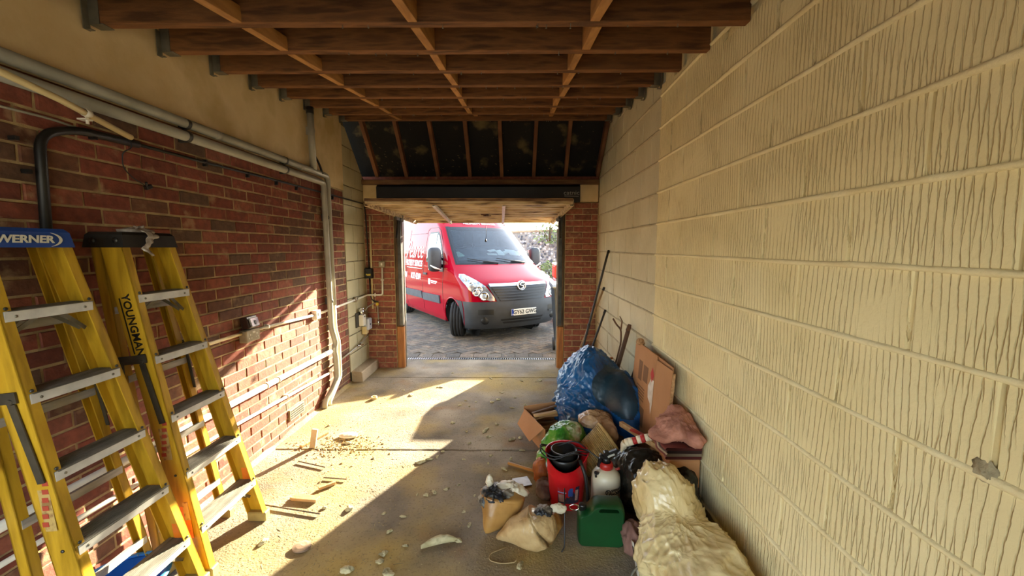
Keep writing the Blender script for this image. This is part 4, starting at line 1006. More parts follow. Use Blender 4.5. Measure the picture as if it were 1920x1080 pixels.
b = MB(); G = [[vp(*fr_w(-ed(z)+.03+2*(ed(z)-.03)*j/30, z, .010)) for j in range(31)] for z in [1.40+.71*i/20 for i in range(21)]]
b.grid(G); b.grid([[p+Vector((0,-.006,-.003)) for p in reversed(r)] for r in G])
b.build('windscreen', M['glass'], van)
for w0, w1_ in ((.10, .70), (-.55, .10)):
    b = MB(); pa, pm, pb = vp(*fr_w(w0-.02, 1.40, .03)), vp(*fr_w((w0+w1_)/2, 1.425, .035)), vp(*fr_w(w1_-.02, 1.47, .03))
    b.tube([vp(*fr_w(w0, 1.385, .02)), pa, pm], .010, 6); b.tube([pa+Vector((0,0,.01)), pm+Vector((0,0,.018)), pb+Vector((0,0,.02))], .007, 6); b.build('wiper', M['van_black'], van)
# cab interior seen through the glass
cab = empty('cab_interior', (0,0,0)); cab.parent = van
def vb(a, c, bev=.01): return MB().rbox([x*VK for x in (a[0], -a[1], a[2])], [x*VK for x in (c[0], -c[1], c[2])], bev)
vb((-.86,1.15,1.20), (.86,1.75,1.385), .04).build('dashboard', mat('dark_dash', '#3a4046', '#4a5057', .7, 10), cab)
vb((-.78,2.75,.6), (.78,2.80,2.25)).build('bulkhead', mat('grey_bulkhead', '#9aa2a8', None, .7), cab)
vb((-.95,1.1,.55), (.95,2.8,.60)).build('cab_floor', M['van_black'], cab)
vb((-.78,1.9,2.22), (.78,2.8,2.26)).build('headliner', mat('pale_headliner', '#c0c4c6', None, .8), cab)
for w_ in (.45, -.20, -.62):
    s_ = vb((w_-.25,2.25,.75), (w_+.25,2.5,1.60), .08).build('seat_back', mat('seat_cloth', '#3b424c', '#474f5a', .9, 20) if 'seat_cloth' not in D.materials else D.materials['seat_cloth'], cab)
    vb((w_-.13,2.27,1.62), (w_+.13,2.40,1.84), .06).build('headrest', D.materials['seat_cloth'], s_)
sw_ = MB().lathe([(.19,-.012),(.205,0),(.19,.012),(.178,0),(.19,-.012)], vp(.45,1.72,1.42), 28, Matrix.Rotation(R(62), 3, 'X')).build('steering_wheel', M['van_black'], cab)
MB().tube([vp(.28,1.75,1.43), vp(.45,1.72,1.40), vp(.62,1.75,1.43)], .02, 8).build('spoke', M['van_black'], sw_)
for w_ in (.45, -.42): vb((w_-.25,1.70,1.98), (w_+.25,1.80,2.05), .008).build('sun_visor', mat('visor_grey', '#a9b0b4', None, .7) if 'visor_grey' not in D.materials else D.materials['visor_grey'], cab)
random.seed(9)
for i in range(13):
    w_ = random.uniform(-.72,.25); s_ = random.uniform(1.22,1.45); b = MB(); b.box(vp(w_, s_, 1.40+random.random()*.05), (random.uniform(.1,.22), random.uniform(.08,.16), .004+random.random()*.04), Matrix.Rotation(random.uniform(-.8,.8), 3, 'Z') @ Matrix.Rotation(random.uniform(-.5,.3), 3, 'X'))
    b.build('paper', mat('dash_paper', '#e4e6dd', None, .8) if 'dash_paper' not in D.materials else D.materials['dash_paper'], cab)
vb((.60,1.25,1.39), (.80,1.5,1.44)).build('clipboard', mat('pale_green_pad', '#a9c7b4', None, .7), cab)
# door window, seams, handle, rub strip on both sides
M['side_glass'] = mat('side_window_glass', '#0f1a1e', None, .02, spec=1.0, coat=1)
def spatch(poly, off, name, m, parent, sg=1, th=.006):
    n = len(poly); vs = [vp(sg*(sm(z, VW)+off), s, z) for s, z in poly]+[vp(sg*(sm(z, VW)-.004), s, z) for s, z in poly]
    c = (sum(p[0] for p in poly)/n, sum(p[1] for p in poly)/n); vs.append(vp(sg*(sm(c[1], VW)+off), *c))
    b = MB(); b.add(vs, [(i, (i+1) % n, 2*n) for i in range(n)]+[(i, n+i, n+(i+1) % n, (i+1) % n) for i in range(n)]); return b.build(name, m, parent)
for sg in (1, -1):
    fr_ = [(1.43,1.39),(1.47,1.55),(1.60,1.76),(1.78,1.97),(1.90,2.04),(2.36,2.04),(2.42,1.96),(2.42,1.45),(2.38,1.39)]
    spatch(fr_, .004, 'window_rubber', M['van_black'], van, sg)
    gl = [(1.47,1.42),(1.50,1.54),(1.63,1.74),(1.80,1.94),(1.92,2.005),(2.33,2.005),(2.385,1.94),(2.385,1.46),(2.35,1.42)]
    sg_ = spatch(gl, .009, 'side_window', M['side_glass'], van, sg)
    spatch([(1.90,1.42),(1.93,1.42),(1.93,2.0),(1.90,1.99)], .013, 'window_divider', M['van_black'], sg_, sg)
    def seam(pts, nm='door_seam'):
        b = MB(); q = []
        for (s0_, z0_), (s1_, z1_) in zip(pts, pts[1:]):
            for i in range(8): q.append((s0_+(s1_-s0_)*i/8, z0_+(z1_-z0_)*i/8))
        q.append(pts[-1]); b.tube([vp(sg*(sm(z, VW)+.0005), s, z) for s, z in q], .0045, 5); return b.build(nm, M['van_black'], van)
    seam([(1.36,.40),(1.36,1.36),(1.44,1.60),(1.62,1.86),(1.80,2.06),(1.95,2.13),(2.40,2.13),(2.50,2.08)])
    seam([(2.52,.34),(2.52,2.30)]); seam([(3.72,.34),(3.72,2.35)]); seam([(2.56,2.02),(3.68,2.02)], 'side_crease'); seam([(2.56,1.22),(3.70,1.22)], 'side_crease')
    for s0_, s1_ in ((1.50,2.49),(2.55,3.69),(3.75,5.2)): spatch([(s0_,.57),(s1_,.55),(s1_,.71),(s0_+.02,.73)], .028, 'rub_strip', mat('rub_strip_grey', '#3e4248', '#494d54', .55, 8) if 'rub_strip_grey' not in D.materials else D.materials['rub_strip_grey'], van, sg)
    spatch([(2.26,1.115),(2.44,1.115),(2.44,1.155),(2.26,1.155)], .030, 'door_handle', M['van_grey'], van, sg)
    # arch lip, liner and sill
    MB().tube([vp(sg*(sm(max(.22, AX[1]+AX[2]*math.sin(a)), VW)+.002), AX[0]+AX[2]*math.cos(a), AX[1]+AX[2]*math.sin(a)) for a in [R(-14)+R(150)*i/22 for i in range(23)]], .012, 8).build('arch_lip', M['van_red'], van)
    b = MB(); b.grid([[vp(sg*w_, AX[0]+(AX[2]+.005)*math.cos(a), max(.15, AX[1]+(AX[2]+.005)*math.sin(a))) for a in [R(-16)+R(212)*i/20 for i in range(21)]] for w_ in (1.0, .62)]); b.lathe([(0,0),(AX[2]+.02,0)], (0,0,0), 20)
    b.v[-40:] = [tuple(vp(sg*.63, AX[0], AX[1])+Vector((0, v[0]*VK, v[1]*VK))) for v in b.v[-40:]]
    b.build('arch_liner', mat('arch_liner', '#08080a', None, .9) if 'arch_liner' not in D.materials else D.materials['arch_liner'], van)
vb((-.95,.35,.20), (.95,5.5,.235)).build('underbody', M['van_black'], van)
# wheels: front pair steered
def wheel(w_, s_, steer, nm='wheel'):
    c = vp(w_, s_, .335); Rm = Matrix.Rotation(steer, 3, 'Z') @ Matrix.Rotation(math.pi/2, 3, 'Y'); r = .335*VK
    o = MB().lathe([(.19,-.10),(.27,-.115),(.30,-.108),(r-.004,-.092),(r,-.075),(r,-.062),(r-.009,-.058),(r-.009,-.050),(r,-.046),(r,-.010),(r-.009,-.006),(r-.009,.006),(r,.010),(r,.046),(r-.009,.050),(r-.009,.058),(r,.062),(r,.075),(r-.004,.092),(.30,.108),(.27,.115),(.19,.10)], c, 44, Rm).build('tyre', M['tyre'], van)
    for sd in (1, -1):
        MB().lathe([(.195,.09*sd),(.185,.06*sd),(.15,.05*sd),(.10,.07*sd),(.05,.085*sd),(0,.085*sd)], c, 26, Rm).build('hub', mat('wheel_steel', '#6f7276', '#85888b', .4, 9, 0, 40, .6) if 'wheel_steel' not in D.materials else D.materials['wheel_steel'], o)
wheel(.91, AX[0]-.02, R(-34)); wheel(-.86, AX[0], R(-27)); wheel(.86, 4.2, 0); wheel(-.86, 4.2, 0)
# mirrors
for sg in (1, -1):
    mi = MB(); c = vp(sg*1.20, 1.34, 1.47); P_ = []
    for i in range(13):
        ph = math.pi*(i+.02)/12.04; row = []
        for j in range(18):
            a = 2*math.pi*j/18; x = math.cos(a)*math.sin(ph); y = math.sin(a)*math.sin(ph); z = math.cos(ph)
            f = lambda q, e: math.copysign(abs(q)**e, q)
            row.append(c+Vector((f(x,.55)*.125, f(y,.7)*.085, f(z,.5)*.225)))
        P_.append(row)
    mi.grid(P_, close=True); m_ = mi.build('mirror', M['van_grey'], van)
    MB().box(c+Vector((0,-.080,.04)), (.19,.012,.27), None, .004).box(c+Vector((0,-.080,-.15)), (.19,.012,.09), None, .004).build('mirror_glass', M['chrome'], m_)
    MB().tube([vp(sg*.98, 1.46, 1.33), vp(sg*1.10, 1.40, 1.36), vp(sg*1.18, 1.36, 1.38)], .035, 8).tube([vp(sg*.97, 1.5, 1.48), vp(sg*1.10, 1.42, 1.46)], .025, 8).build('mirror_arm', M['van_black'], m_)
    spatch([(1.38,1.22),(1.58,1.22),(1.62,1.40),(1.55,1.55),(1.44,1.50)], .012, 'mirror_base', M['van_black'], m_, sg)
    MB().tube([c+Vector((-.1*sg,.086,-.19)), c+Vector((.03*sg,.094,-.15)), c+Vector((.11*sg,.06,-.10))], [.008,.018,.008], 8).build('indicator', mat('indicator_lens', '#e4dfd4', None, .2) if 'indicator_lens' not in D.materials else D.materials['indicator_lens'], m_)
MB().lathe([(0,.0),(.014,.0),(.014,.006),(0,.008)], vp(*fr_w(.45, 2.33, .01)), 10, Vector((0,1,.8)).to_track_quat('Z','Y').to_matrix()).build('marker_lamp', M['van_black'], van)
# lettering along the side (reads towards the front) and over the windscreen
def stext(body, size, s, z, sg=1, **k):
    w0, w1_ = sm(z-.05, VW), sm(z+.05, VW)
    return text(body, size*VK, basis((0,sg,0), ((w1_-w0)*sg*10*.1, 0, .1), vp(sg*(sm(z, VW)+.006), s, z)), M['white_ink'] if 'm' not in k else k['m'], 'lettering', van, sx=k.get('sx', 1), shear=k.get('shear', 0), align='RIGHT', bold=k.get('bold', .0))
stext('Pearce', .60, 2.62, 1.64, sx=.74, shear=.35, bold=-.004); stext('PROPERTY SERVICES', .20, 2.62, 1.335, sx=.64, bold=.003)
spatch([(2.62,1.222),(3.7,1.222),(3.7,1.236),(2.62,1.236)], .004, 'lettering_rule', M['white_ink'], van)
stext('01273 423694', .20, 2.63, 1.04, sx=.60, bold=.003); stext('BRIGHTON', .20, 3.62, 1.04, sx=.62, bold=.003)
spatch([(1.66,.985),(2.0,.985),(2.0,1.012),(1.66,1.012)], .004, 'white_sticker', M['white_ink'], van); spatch([(1.70,.955),(1.98,.955),(1.98,.970),(1.70,.970)], .004, 'white_sticker', M['white_ink'], van); spatch([(2.05,.92),(2.15,.92),(2.16,.97),(2.16,1.04),(2.04,1.04),(2.04,.97)], .004, 'white_sticker', M['white_ink'], van)
zt = 2.30; e_ = Vector(vp(*fr_w(0, zt+.03, 0)))-Vector(vp(*fr_w(0, zt-.03, 0)))
text('PROPERTY SERVICES', .085, basis((-1,0,0), e_, vp(*fr_w(0, 2.215, .012))), M['white_ink'], 'lettering', van, sx=.95, bold=.001)
text('Pearce', .26, basis((-1,0,0), e_, vp(*fr_w(0, 2.36, .02))), M['white_ink'], 'lettering', van, shear=.25, bold=.003)
# ------------------------------------------------------------------ two yellow stepladders leaning folded along the left wall
M['yellow'] = mat('yellow_fibreglass', '#b18611', '#c39922', .45, 3, .1, 70, stretch=(6,6,.8), c3='#9d7710')
M['label_pale'] = mat('worn_warning_label', '#b79a5a', '#8f6a3c', .6, 40, lo=.5, hi=.62)
M['sun_orange'] = mat('orange_sun_glow', '#e07a14', '#c9660c', .5, 12)  # sun coming through the fibreglass, put in as orange colour
M['red_print'] = mat('red_print', '#a8412a', None, .6)
def ladder(y0, capm, name, label, letter, lm):
    """y0: middle of the ladder along the wall; it faces the room (+x)"""
    rt = empty('stepladder', (-1.60, y0, 0), label, 'ladder'); O_ = Vector(rt.location)
    def S(b, nm, m, parent=rt, **k): return b.move(Matrix.Translation(-O_)).build(nm, m, parent, **k)
    HT = 1.625
    yc = lambda z: y0-.0885*z; fx = lambda z: -1.465-.145*z; fw_ = lambda z: .219-.089*z/HT       # front rail line and half width
    rx = lambda z: -1.725-.048*z; rw = lambda z: .219-.089*z/HT; yr = lambda z: yc(z)+.025*(1-z/HT)
    for sg in (-1, 1):
        b = MB(); pass
        # channel: web on the outside, flanges turned in
        def ch(dx0, dx1, dy0, dy1, z0=.03, z1=HT):
            vs = []
            for z in (z0, z1):
                cx, cy = fx(z), yc(z)+sg*fw_(z)
                vs += [(cx+dx0, cy+sg*dy0, z), (cx+dx1, cy+sg*dy0, z), (cx+dx1, cy+sg*dy1, z), (cx+dx0, cy+sg*dy1, z)]
            b.add(vs, [(0,1,2,3),(7,6,5,4),(0,4,5,1),(1,5,6,2),(2,6,7,3),(3,7,4,0)])
        ch(-.095, .0, .0, .005); ch(-.005, .0, -.030, .005); ch(-.095, -.090, -.030, .005)
        fr_ = S(b, 'front_rail', M['yellow'])
        b = MB()
        for z in (.27,.55,.83,1.11,1.39):
            for dz in (-.035,.01): b.lathe([(0,.0),(.006,.0),(.006,.003),(0,.004)], (fx(z)+.0, yc(z)+sg*(fw_(z)-.014), z+dz), 8, Matrix.Rotation(math.pi/2, 3, 'Y'))
            b.lathe([(0,.0),(.006,.0),(.006,.003),(0,.004)], (fx(z)-.04, yc(z)+sg*(fw_(z)+.005), z-.01), 8, Matrix.Rotation(-sg*math.pi/2, 3, 'X'))
        S(b, 'rivets', M['steel_dark'], fr_, kind='stuff')
        if sg < 0:
            b = MB(); zc = .72; cx, cy = fx(zc)-.046, yc(zc)+sg*(fw_(zc)+.0062)
            b.box((cx, cy, zc), (.04, .001, .20), Matrix.Rotation(-.09, 3, 'Y')); lb = S(b, 'warning_label', M['label_pale'], fr_)
            b = MB()
            for i in range(6): b.box((cx-.002+.0016*(3-i)*1.8, cy-.0012, zc+.075-i*.03), (.022, .001, .017), Matrix.Rotation(-.09, 3, 'Y'))
            S(b, 'red_symbols', M['red_print'], lb)
            b = MB(); zc = .33; b.box((fx(zc)-.046, yc(zc)+sg*(fw_(zc)+.0062), zc), (.042, .001, .22), Matrix.Rotation(-.09, 3, 'Y')); l2 = S(b, 'sun_glow_patch', M['sun_orange'], fr_)  # orange patch painted for sunlight through the near rail
            b = MB(); b.box((fx(.36)-.036, yc(.36)+sg*(fw_(.36)+.0074), .36), (.026, .001, .09), Matrix.Rotation(-.09, 3, 'Y')); S(b, 'label_panel', M['label_pale'], l2)
        else:
            zc = .33; b = MB(); b.box((fx(zc)-.04, yc(zc)+fw_(zc)-.001, zc+.02), (.045, .001, .16), Matrix.Rotation(-.09, 3, 'Y')); S(b, 'sun_glow_patch', M['sun_orange'], fr_)  # same painted sun glow inside the far rail
        b = MB(); b.box((fx(.02)-.047, yc(0)+sg*(fw_(.02)-.012), .028), (.108, .05, .056), None, .006); S(b, 'foot', mat('scuffed_foot', '#8d7b45', '#a39052', .7, 14) if 'scuffed_foot' not in D.materials else D.materials['scuffed_foot'], fr_)
        # rear rail
        b = MB()
        def ch2(dx0, dx1, dy0, dy1):
            vs = []
            for z in (.03, HT-.01):
                cx, cy = rx(z), yr(z)+sg*rw(z); vs += [(cx+dx0, cy+sg*dy0, z), (cx+dx1, cy+sg*dy0, z), (cx+dx1, cy+sg*dy1, z), (cx+dx0, cy+sg*dy1, z)]
            b.add(vs, [(0,1,2,3),(7,6,5,4),(0,4,5,1),(1,5,6,2),(2,6,7,3),(3,7,4,0)])
        ch2(-.034, .008, .0, .005); ch2(.003, .008, -.028, .005); ch2(-.034, -.029, -.028, .005)
        rr_ = S(b, 'rear_rail', M['yellow'])
        b = MB(); b.box((rx(0), yr(0)+sg*(rw(0)-.012), .025), (.065, .045, .05), None, .006); S(b, 'foot', D.materials['scuffed_foot'], rr_)
    for k, z in enumerate((.27,.55,.83,1.11,1.39)):
        w = fw_(z)-.006; b = MB(); x = fx(z); yy = yc(z)
        b.rbox((x-.090, yy-w, z-.006), (x+.004, yy+w, z), .0015); b.rbox((x+.0, yy-w, z-.034), (x+.004, yy+w, z)); b.rbox((x-.092, yy-w, z-.03), (x-.089, yy+w, z))
        for i in range(11): b.rbox((x-.072+i*.0082, yy-w+.004, z), (x-.068+i*.0082, yy+w-.004, z+.0022))
        st = S(b, 'step', mat('shaded_tread', '#6b675d', '#8e8a80', .55, 9, .15, 70, .25, stretch=(4,.8,4)) if 'shaded_tread' not in D.materials else D.materials['shaded_tread'])  # tread darkened in its colour to stand for shade on top
        S(MB().rbox((x+.0041, yy-w, z-.034), (x+.0052, yy+w, z+.0005)), 'step_edge', mat('lit_step_edge', '#c3c2bc', '#dedcd4', .45, 14, .1, 60, .15) if 'lit_step_edge' not in D.materials else D.materials['lit_step_edge'], st)  # front strip paler in colour for the light falling on it
        for sy in (-1, 1):
            if k in (0, 4):
                S(MB().beam((x-.006, yy+sy*(w-.11), z-.02), (x-.03, yy+sy*(w-.004), z-.105), .014, .003, (1,0,0)), 'brace', M['galv'], st)
                S(MB().beam((x-.066, yy+sy*(w-.11), z-.02), (x-.05, yy+sy*(w-.004), z-.105), .014, .003, (1,0,0)), 'brace', M['galv'], st)
            S(MB().lathe([(0,.0),(.005,.0),(.005,.003),(0,.004)], (x+.004, yy+sy*(w-.03), z-.018), 8, Matrix.Rotation(math.pi/2, 3, 'Y')), 'rivet', M['galv'], st)
    for z in (.24,.62,1.00,1.32):
        w = rw(z)-.003; b = MB(); b.rbox((rx(z)-.012, yr(z)-w, z-.012), (rx(z)+.008, yr(z)+w, z+.012)); b.rbox((rx(z)+.005, yr(z)-w, z-.016), (rx(z)+.010, yr(z)+w, z+.016)); S(b, 'rear_brace', M['alu'])
    for ya, yb, zz in ((-.05, .13, .12), (.08, .17, .10)): S(MB().beam((fx(.2)-.07, yc(.2)+ya, .245), (rx(.1)+.02, yc(.1)+yb, zz), .014, .004), 'diagonal_brace', M['alu'])
    # folded spreader arms
    for sg in (-1, 1):
        zt_ = 1.06; b = MB(); y_ = yc(zt_)+sg*(fw_(zt_)+.012)
        b.beam((fx(zt_)-.05, y_, zt_+.02), (fx(zt_-.26)-.03, yc(zt_-.26)+sg*(fw_(zt_-.26)+.012), zt_-.26), .004, .026, (1,0,0)); b.beam((rx(zt_)+.01, y_, zt_+.02), (rx(zt_)+.02, yr(zt_)+sg*(rw(zt_)+.03), zt_-.22), .004, .026, (1,0,0))
        b.beam((rx(zt_)-.01, y_, zt_+.03), (fx(zt_)-.03, y_, zt_+.045), .006, .038); b.cyl((fx(zt_)-.05, y_-.008, zt_+.03), (fx(zt_)-.05, y_+.008, zt_+.03), .010); b.cyl((rx(zt_)+.01, y_-.008, zt_+.03), (rx(zt_)+.01, y_+.008, zt_+.03), .010)
        S(b, 'spreader', mat('dull_spreader_steel', '#39342a', '#544c3d', .6, 10, .1, 40, .4) if 'dull_spreader_steel' not in D.materials else D.materials['dull_spreader_steel'])
    # moulded top cap
    hw = .136; x0, x1 = -1.862, -1.690; yk = yc(1.63); b = MB()
    def tap(z, e): return [(x0+e, yk-hw+e, z), (x1-e, yk-hw+e, z), (x1-e, yk+hw-e, z), (x0+e, yk+hw-e, z)]
    A_, B_, C_, E_ = tap(1.600, -.004), tap(1.655, .004), tap(1.668, .014), tap(1.664, .03)
    b.add(A_+B_+C_+E_, [(3,2,1,0)]+[(i, (i+1) % 4, 4+(i+1) % 4, 4+i) for i in range(4)]+[(4+i, 4+(i+1) % 4, 8+(i+1) % 4, 8+i) for i in range(4)]+[(8+i, 8+(i+1) % 4, 12+(i+1) % 4, 12+i) for i in range(4)]+[(12,13,14,15)])
    cp = S(b, 'top_cap', capm)
    for dx in (-.05, .05): S(MB().lathe([(.0,.0),(.013,.0),(.013,.003),(0,.004)], (x0+.09+dx, yk-hw+.0, 1.63), 10, Matrix.Rotation(math.pi/2, 3, 'X')), 'bolt', M['steel_dark'], cp)
    return rt, S, cp, fx, fw_, (x1, hw), yc
capA = mat('blue_cap_plastic', '#1b3f86', '#234c9a', .45, 6, .05, 60); capB = mat('black_cap_plastic', '#14130f', '#25221b', .55, 8, .1, 60)
rtA, SA, cpA, fxA, fwA, dA, ycA = ladder(1.532, capA, 'a', 'yellow fibreglass stepladder with the blue top cap, nearest on the left', None, None)
rtB, SB, cpB, fxB, fwB, dB, ycB = ladder(2.0, capB, 'b', 'yellow fibreglass stepladder with the black top cap, farther along the wall', None, None)
M['silver_print'] = mat('silver_print', '#c9c6b8', None, .5)
t_ = text('WERNER', .036, basis((0,1,0), (.12,0,1), (dA[0]+.0045, ycA(1.63)-.012, 1.628)) , M['silver_print'], 'lettering', None, bold=.001, sx=1.15); t_.data.transform(Matrix.Translation(-Vector(rtA.location))); t_.parent = cpA
b = MB(); P = []
for i in range(21):
    a = -.95+1.9*i/20; w_ = .004*(1-(a/.95)**2)+.001
    P.append([(dA[0]+.0045, ycA(1.63)+.022+.066*math.cos(a)**1, 1.628+.030*math.sin(a)), (dA[0]+.0045, ycA(1.63)+.022+(.066+w_*2.2)*math.cos(a), 1.628+(.030+w_)*math.sin(a))])
b.grid(P, False); SA(b, 'swoosh', M['silver_print'], cpA, normals=False)
zc = 1.255; n_ = Vector((0,-1,0)); dr_ = Vector((fxB(1.0)-fxB(1.3), -(fwB(1.0)-fwB(1.3))+(ycB(1.0)-ycB(1.3)), -.3)).normalized()
frB = [o for o in D.objects if o.parent == rtB and o.name.startswith('front_rail')][0]
yy = ycB(zc)-fwB(zc)-.0068
upv = n_.cross(dr_)
t_ = text('YOUNGMAN', .049, basis(dr_, upv, (fxB(zc)-.046, yy, zc)), M['ink'], 'lettering', None, bold=.0008, sx=.98); t_.data.transform(Matrix.Translation(-Vector(rtB.location))); t_.parent = frB
b = MB(); c_ = Vector((fxB(zc)-.046, yy, zc))-upv*.027; b.beam(c_-dr_*.128, c_+dr_*.128, .0025, .004, upv); SB(b, 'underline', M['ink'], frB)
# scrap of clear film caught on the black cap
b = MB(); P = blob([((0,0,0), (.05,.075,.012))], (0,0,0), 40, 18, .03, 22, 4, 3, zmin=-1, fine=.01)
b.grid(P, close=True); b.build('film_scrap', mat('crinkled_clear_film', '#8f8378', '#b5a89a', .25, 20, .2, 60), None, (-1.76, 1.865, 1.675), label='crinkled scrap of clear film lying on the black top cap', cat='film')
b = MB(); P = []
for i in range(22):
    t = i/21; w = .035*(1-.7*t)*(1+.4*MN.noise(Vector((t*5,2,0)))); z = 1.675-t*.115; x = dB[0]+.004+.012*abs(math.sin(t*9))+.006*t
    P.append([(x+.012*MN.noise(Vector((t*9, k*2.3, 1))), 1.83+.02*math.sin(t*7)+(k/5-.5)*w*1.6, z+.006*MN.noise(Vector((t*7, k*3, 5)))) for k in range(6)])
b.grid(P); b.build('hanging_film', D.materials['crinkled_clear_film'], D.objects['film_scrap'], (1.76, -1.865, -1.675), normals=False, solid=.0012)
# shallow blue tub under the near ladder
tb_ = empty('blue_tub', (-1.70, 1.56, 0), 'bright blue plastic tub on the floor inside the near ladder', 'tub'); M['blue_pl'] = mat('bright_blue_plastic', '#1560b8', '#1d74d6', .35, 5)
MB().lathe([(0,0),(.135,0),(.165,.165),(.16,.165),(.130,.006),(0,.006)], (0,0,0), 36).build('body', M['blue_pl'], tb_)
MB().lathe([(.160,.160),(.178,.166),(.182,.176),(.172,.182),(.160,.178)], (0,0,0), 36).build('rim', mat('pale_blue_rim', '#3c96ec', '#58abf5', .35, 5), tb_)
# ------------------------------------------------------------------ the heap along the right wall
def heap(name, P, m, label, cat, parent=None, xmax=None, close=True):
    if xmax is not None: clampx(P, xmax)
    c = P[len(P)//2]; ox = sum(p.x for p in c)/len(c); oy = sum(p.y for p in c)/len(c)
    b = MB()
    for r in (P[0], P[-1]):
        q = sum(r, Vector())/len(r)
        for i in range(len(r)): r[i] = q.copy()
    b.grid(P, close=close); b.move(Matrix.Translation(Vector((-ox, -oy, 0)))); return b.build(name, m, parent, (ox, oy, 0), label=label, cat=cat)
XW = XR-.022
# blue tarpaulin over a bulky load
M['tarp'] = mat('blue_tarpaulin', '#123a5e', '#1b5488', .30, 3.2, .38, 34, c3='#2a6aa6', lo=.36, hi=.66, crinkle=2.2, cscale=5.5, bdist=.02)
def tarp_calm(p):
    q = ((p.x-.79)/.155)**2+((p.z-.46)/.17)**2+.5*MN.noise(Vector((p.x*6, 1, p.z*6)))
    return min(1, max(.22, (q-.75)*2.5)) if p.y < 3.34 else 1
P = blob([((.66,3.50,.32), (.25,.36,.36)), ((.88,3.20,.22), (.17,.30,.36)), ((.50,3.42,.16), (.16,.28,.24)), ((.66,3.12,.10),(.24,.16,.20))], (.70,3.38,.24), 230, 130, .075, 5.0, 3, 2.3, fine=.016, warp=.35, k=.30, drape=(3.4,1.6,.25), sharp=4, calm=tarp_calm)
tarp = heap('tarpaulin', P, M['tarp'], 'crumpled blue tarpaulin draped over a bulky load by the wall', 'tarpaulin', xmax=XW)
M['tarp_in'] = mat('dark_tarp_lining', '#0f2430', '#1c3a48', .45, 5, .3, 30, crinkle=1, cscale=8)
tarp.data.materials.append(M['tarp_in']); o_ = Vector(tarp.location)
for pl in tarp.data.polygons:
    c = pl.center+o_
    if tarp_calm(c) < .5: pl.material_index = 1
# long poles leaning in the corner
def pole(name, p, q, r, m, label, cat, mid=0, n=10):
    p, q = Vector(p), Vector(q); pts = [p.lerp(q, i/8)+Vector((.0, mid*math.sin(math.pi*i/8), 0)) for i in range(9)]
    return MB().tube([v-p for v in pts], r, n).build(name, m, None, p, label=label, cat=cat)
M['pole_dark'] = mat('dark_pole', '#26221c', '#3a342b', .5, 8, .1, 50); M['handle_wood'] = mat('worn_ash_handle', '#8b6a41', '#a98657', .6, 4, .2, 60, stretch=(6,6,1))
p1 = pole('long_pole', (.60,4.20,.005), (1.045,4.52,1.555), .013, M['pole_dark'], 'longest black pole leaning in the corner by the right brick pier', 'pole')
MB().lathe([(.014,0),(.015,.03),(.012,.034),(0,.034)], (.443,.32,1.53), 10, Vector((.445,.32,1.55)).to_track_quat('Z','Y').to_matrix()).build('end_cap', M['black_rub'], p1)
MB().tube([(.205,.148,.715),(.217,.156,.755)], .016, 10).build('joint_collar', M['steel_dark'], p1)
p2 = pole('long_pole', (.51,4.22,.005), (1.045,4.69,1.13), .012, M['handle_wood'], 'wooden broom pole of middle length leaning behind the black pole', 'pole')
MB().tube([(.52,.457,1.09),(.537,.472,1.127)], .0145, 10).build('end_cap', M['black_rub'], p2)
p3 = pole('long_pole', (.66,4.24,.005), (1.045,4.60,.87), .012, M['pole_dark'], 'shortest dark pole leaning at the wall right of the black pole', 'pole')
MB().tube([(.37,.346,.835),(.386,.361,.872)], .0145, 10).build('end_cap', M['black_rub'], p3)
# old tool handles behind the cardboard
M['old_wood'] = mat('old_brown_handle', '#4a2f1c', '#6e4a2e', .65, 4, .3, 50, stretch=(5,5,1))
h1 = pole('tool_handle', (.855,3.70,.01), (1.02,3.53,.90), .019, M['old_wood'], 'thick brown tool handle leaning on the wall beside the tarpaulin', 'tool')
MB().tube([(.155,-.165,.85),(.168,-.172,.905)], [.021,.016], 10).build('worn_tip', M['old_wood'], h1)
br = MB().tube(bend([(0,0,0),(.10,-.06,.40),(.13,-.12,.62),(.12,-.14,.74),(.085,-.10,.78),(.06,-.08,.83)], .08), [.009]*100 if False else .008, 8).build('branch', M['old_wood'], None, (.84,3.72,.12), label='thin bent branch curling up next to the thick tool handle', cat='branch')
MB().tube([(.12,-.14,.74),(.125,-.15,.82),(.10,-.16,.865)], [.007,.006,.003], 6).build('twig', M['old_wood'], br)
sp = pole('tool_handle', (.90,3.42,.02), (1.03,3.28,.66), .014, M['pole_dark'], 'short dark tool handle tucked behind the cardboard', 'tool')
P = [Vector(v) for v in ((-.06,-.02,0),(.06,-.02,0),(.07,-.03,-.16),(0,-.03,-.20),(-.07,-.03,-.16))]
bb = MB(); bb.add([p+Vector((0,.0,.16)) for p in P]+[p+Vector((0,.012,.16)) for p in P], [(0,1,2,3,4),(9,8,7,6,5)]+[(i,(i+1)%5,5+(i+1)%5,5+i) for i in range(5)]); bb.build('blade', M['steel_dark'], sp)
or_ = MB().box((0,0,0), (.05,.03,.02), Matrix.Rotation(.4,3,'Z'), .004).box((.04,.01,.004), (.03,.025,.018), Matrix.Rotation(.2,3,'Z'), .004).build('clamp', mat('orange_yellow_plastic', '#c98a1c', '#b5541a', .45, 30), None, (.85,3.62,.575), label='small orange and yellow clamp on top of the tarpaulin', cat='clamp')
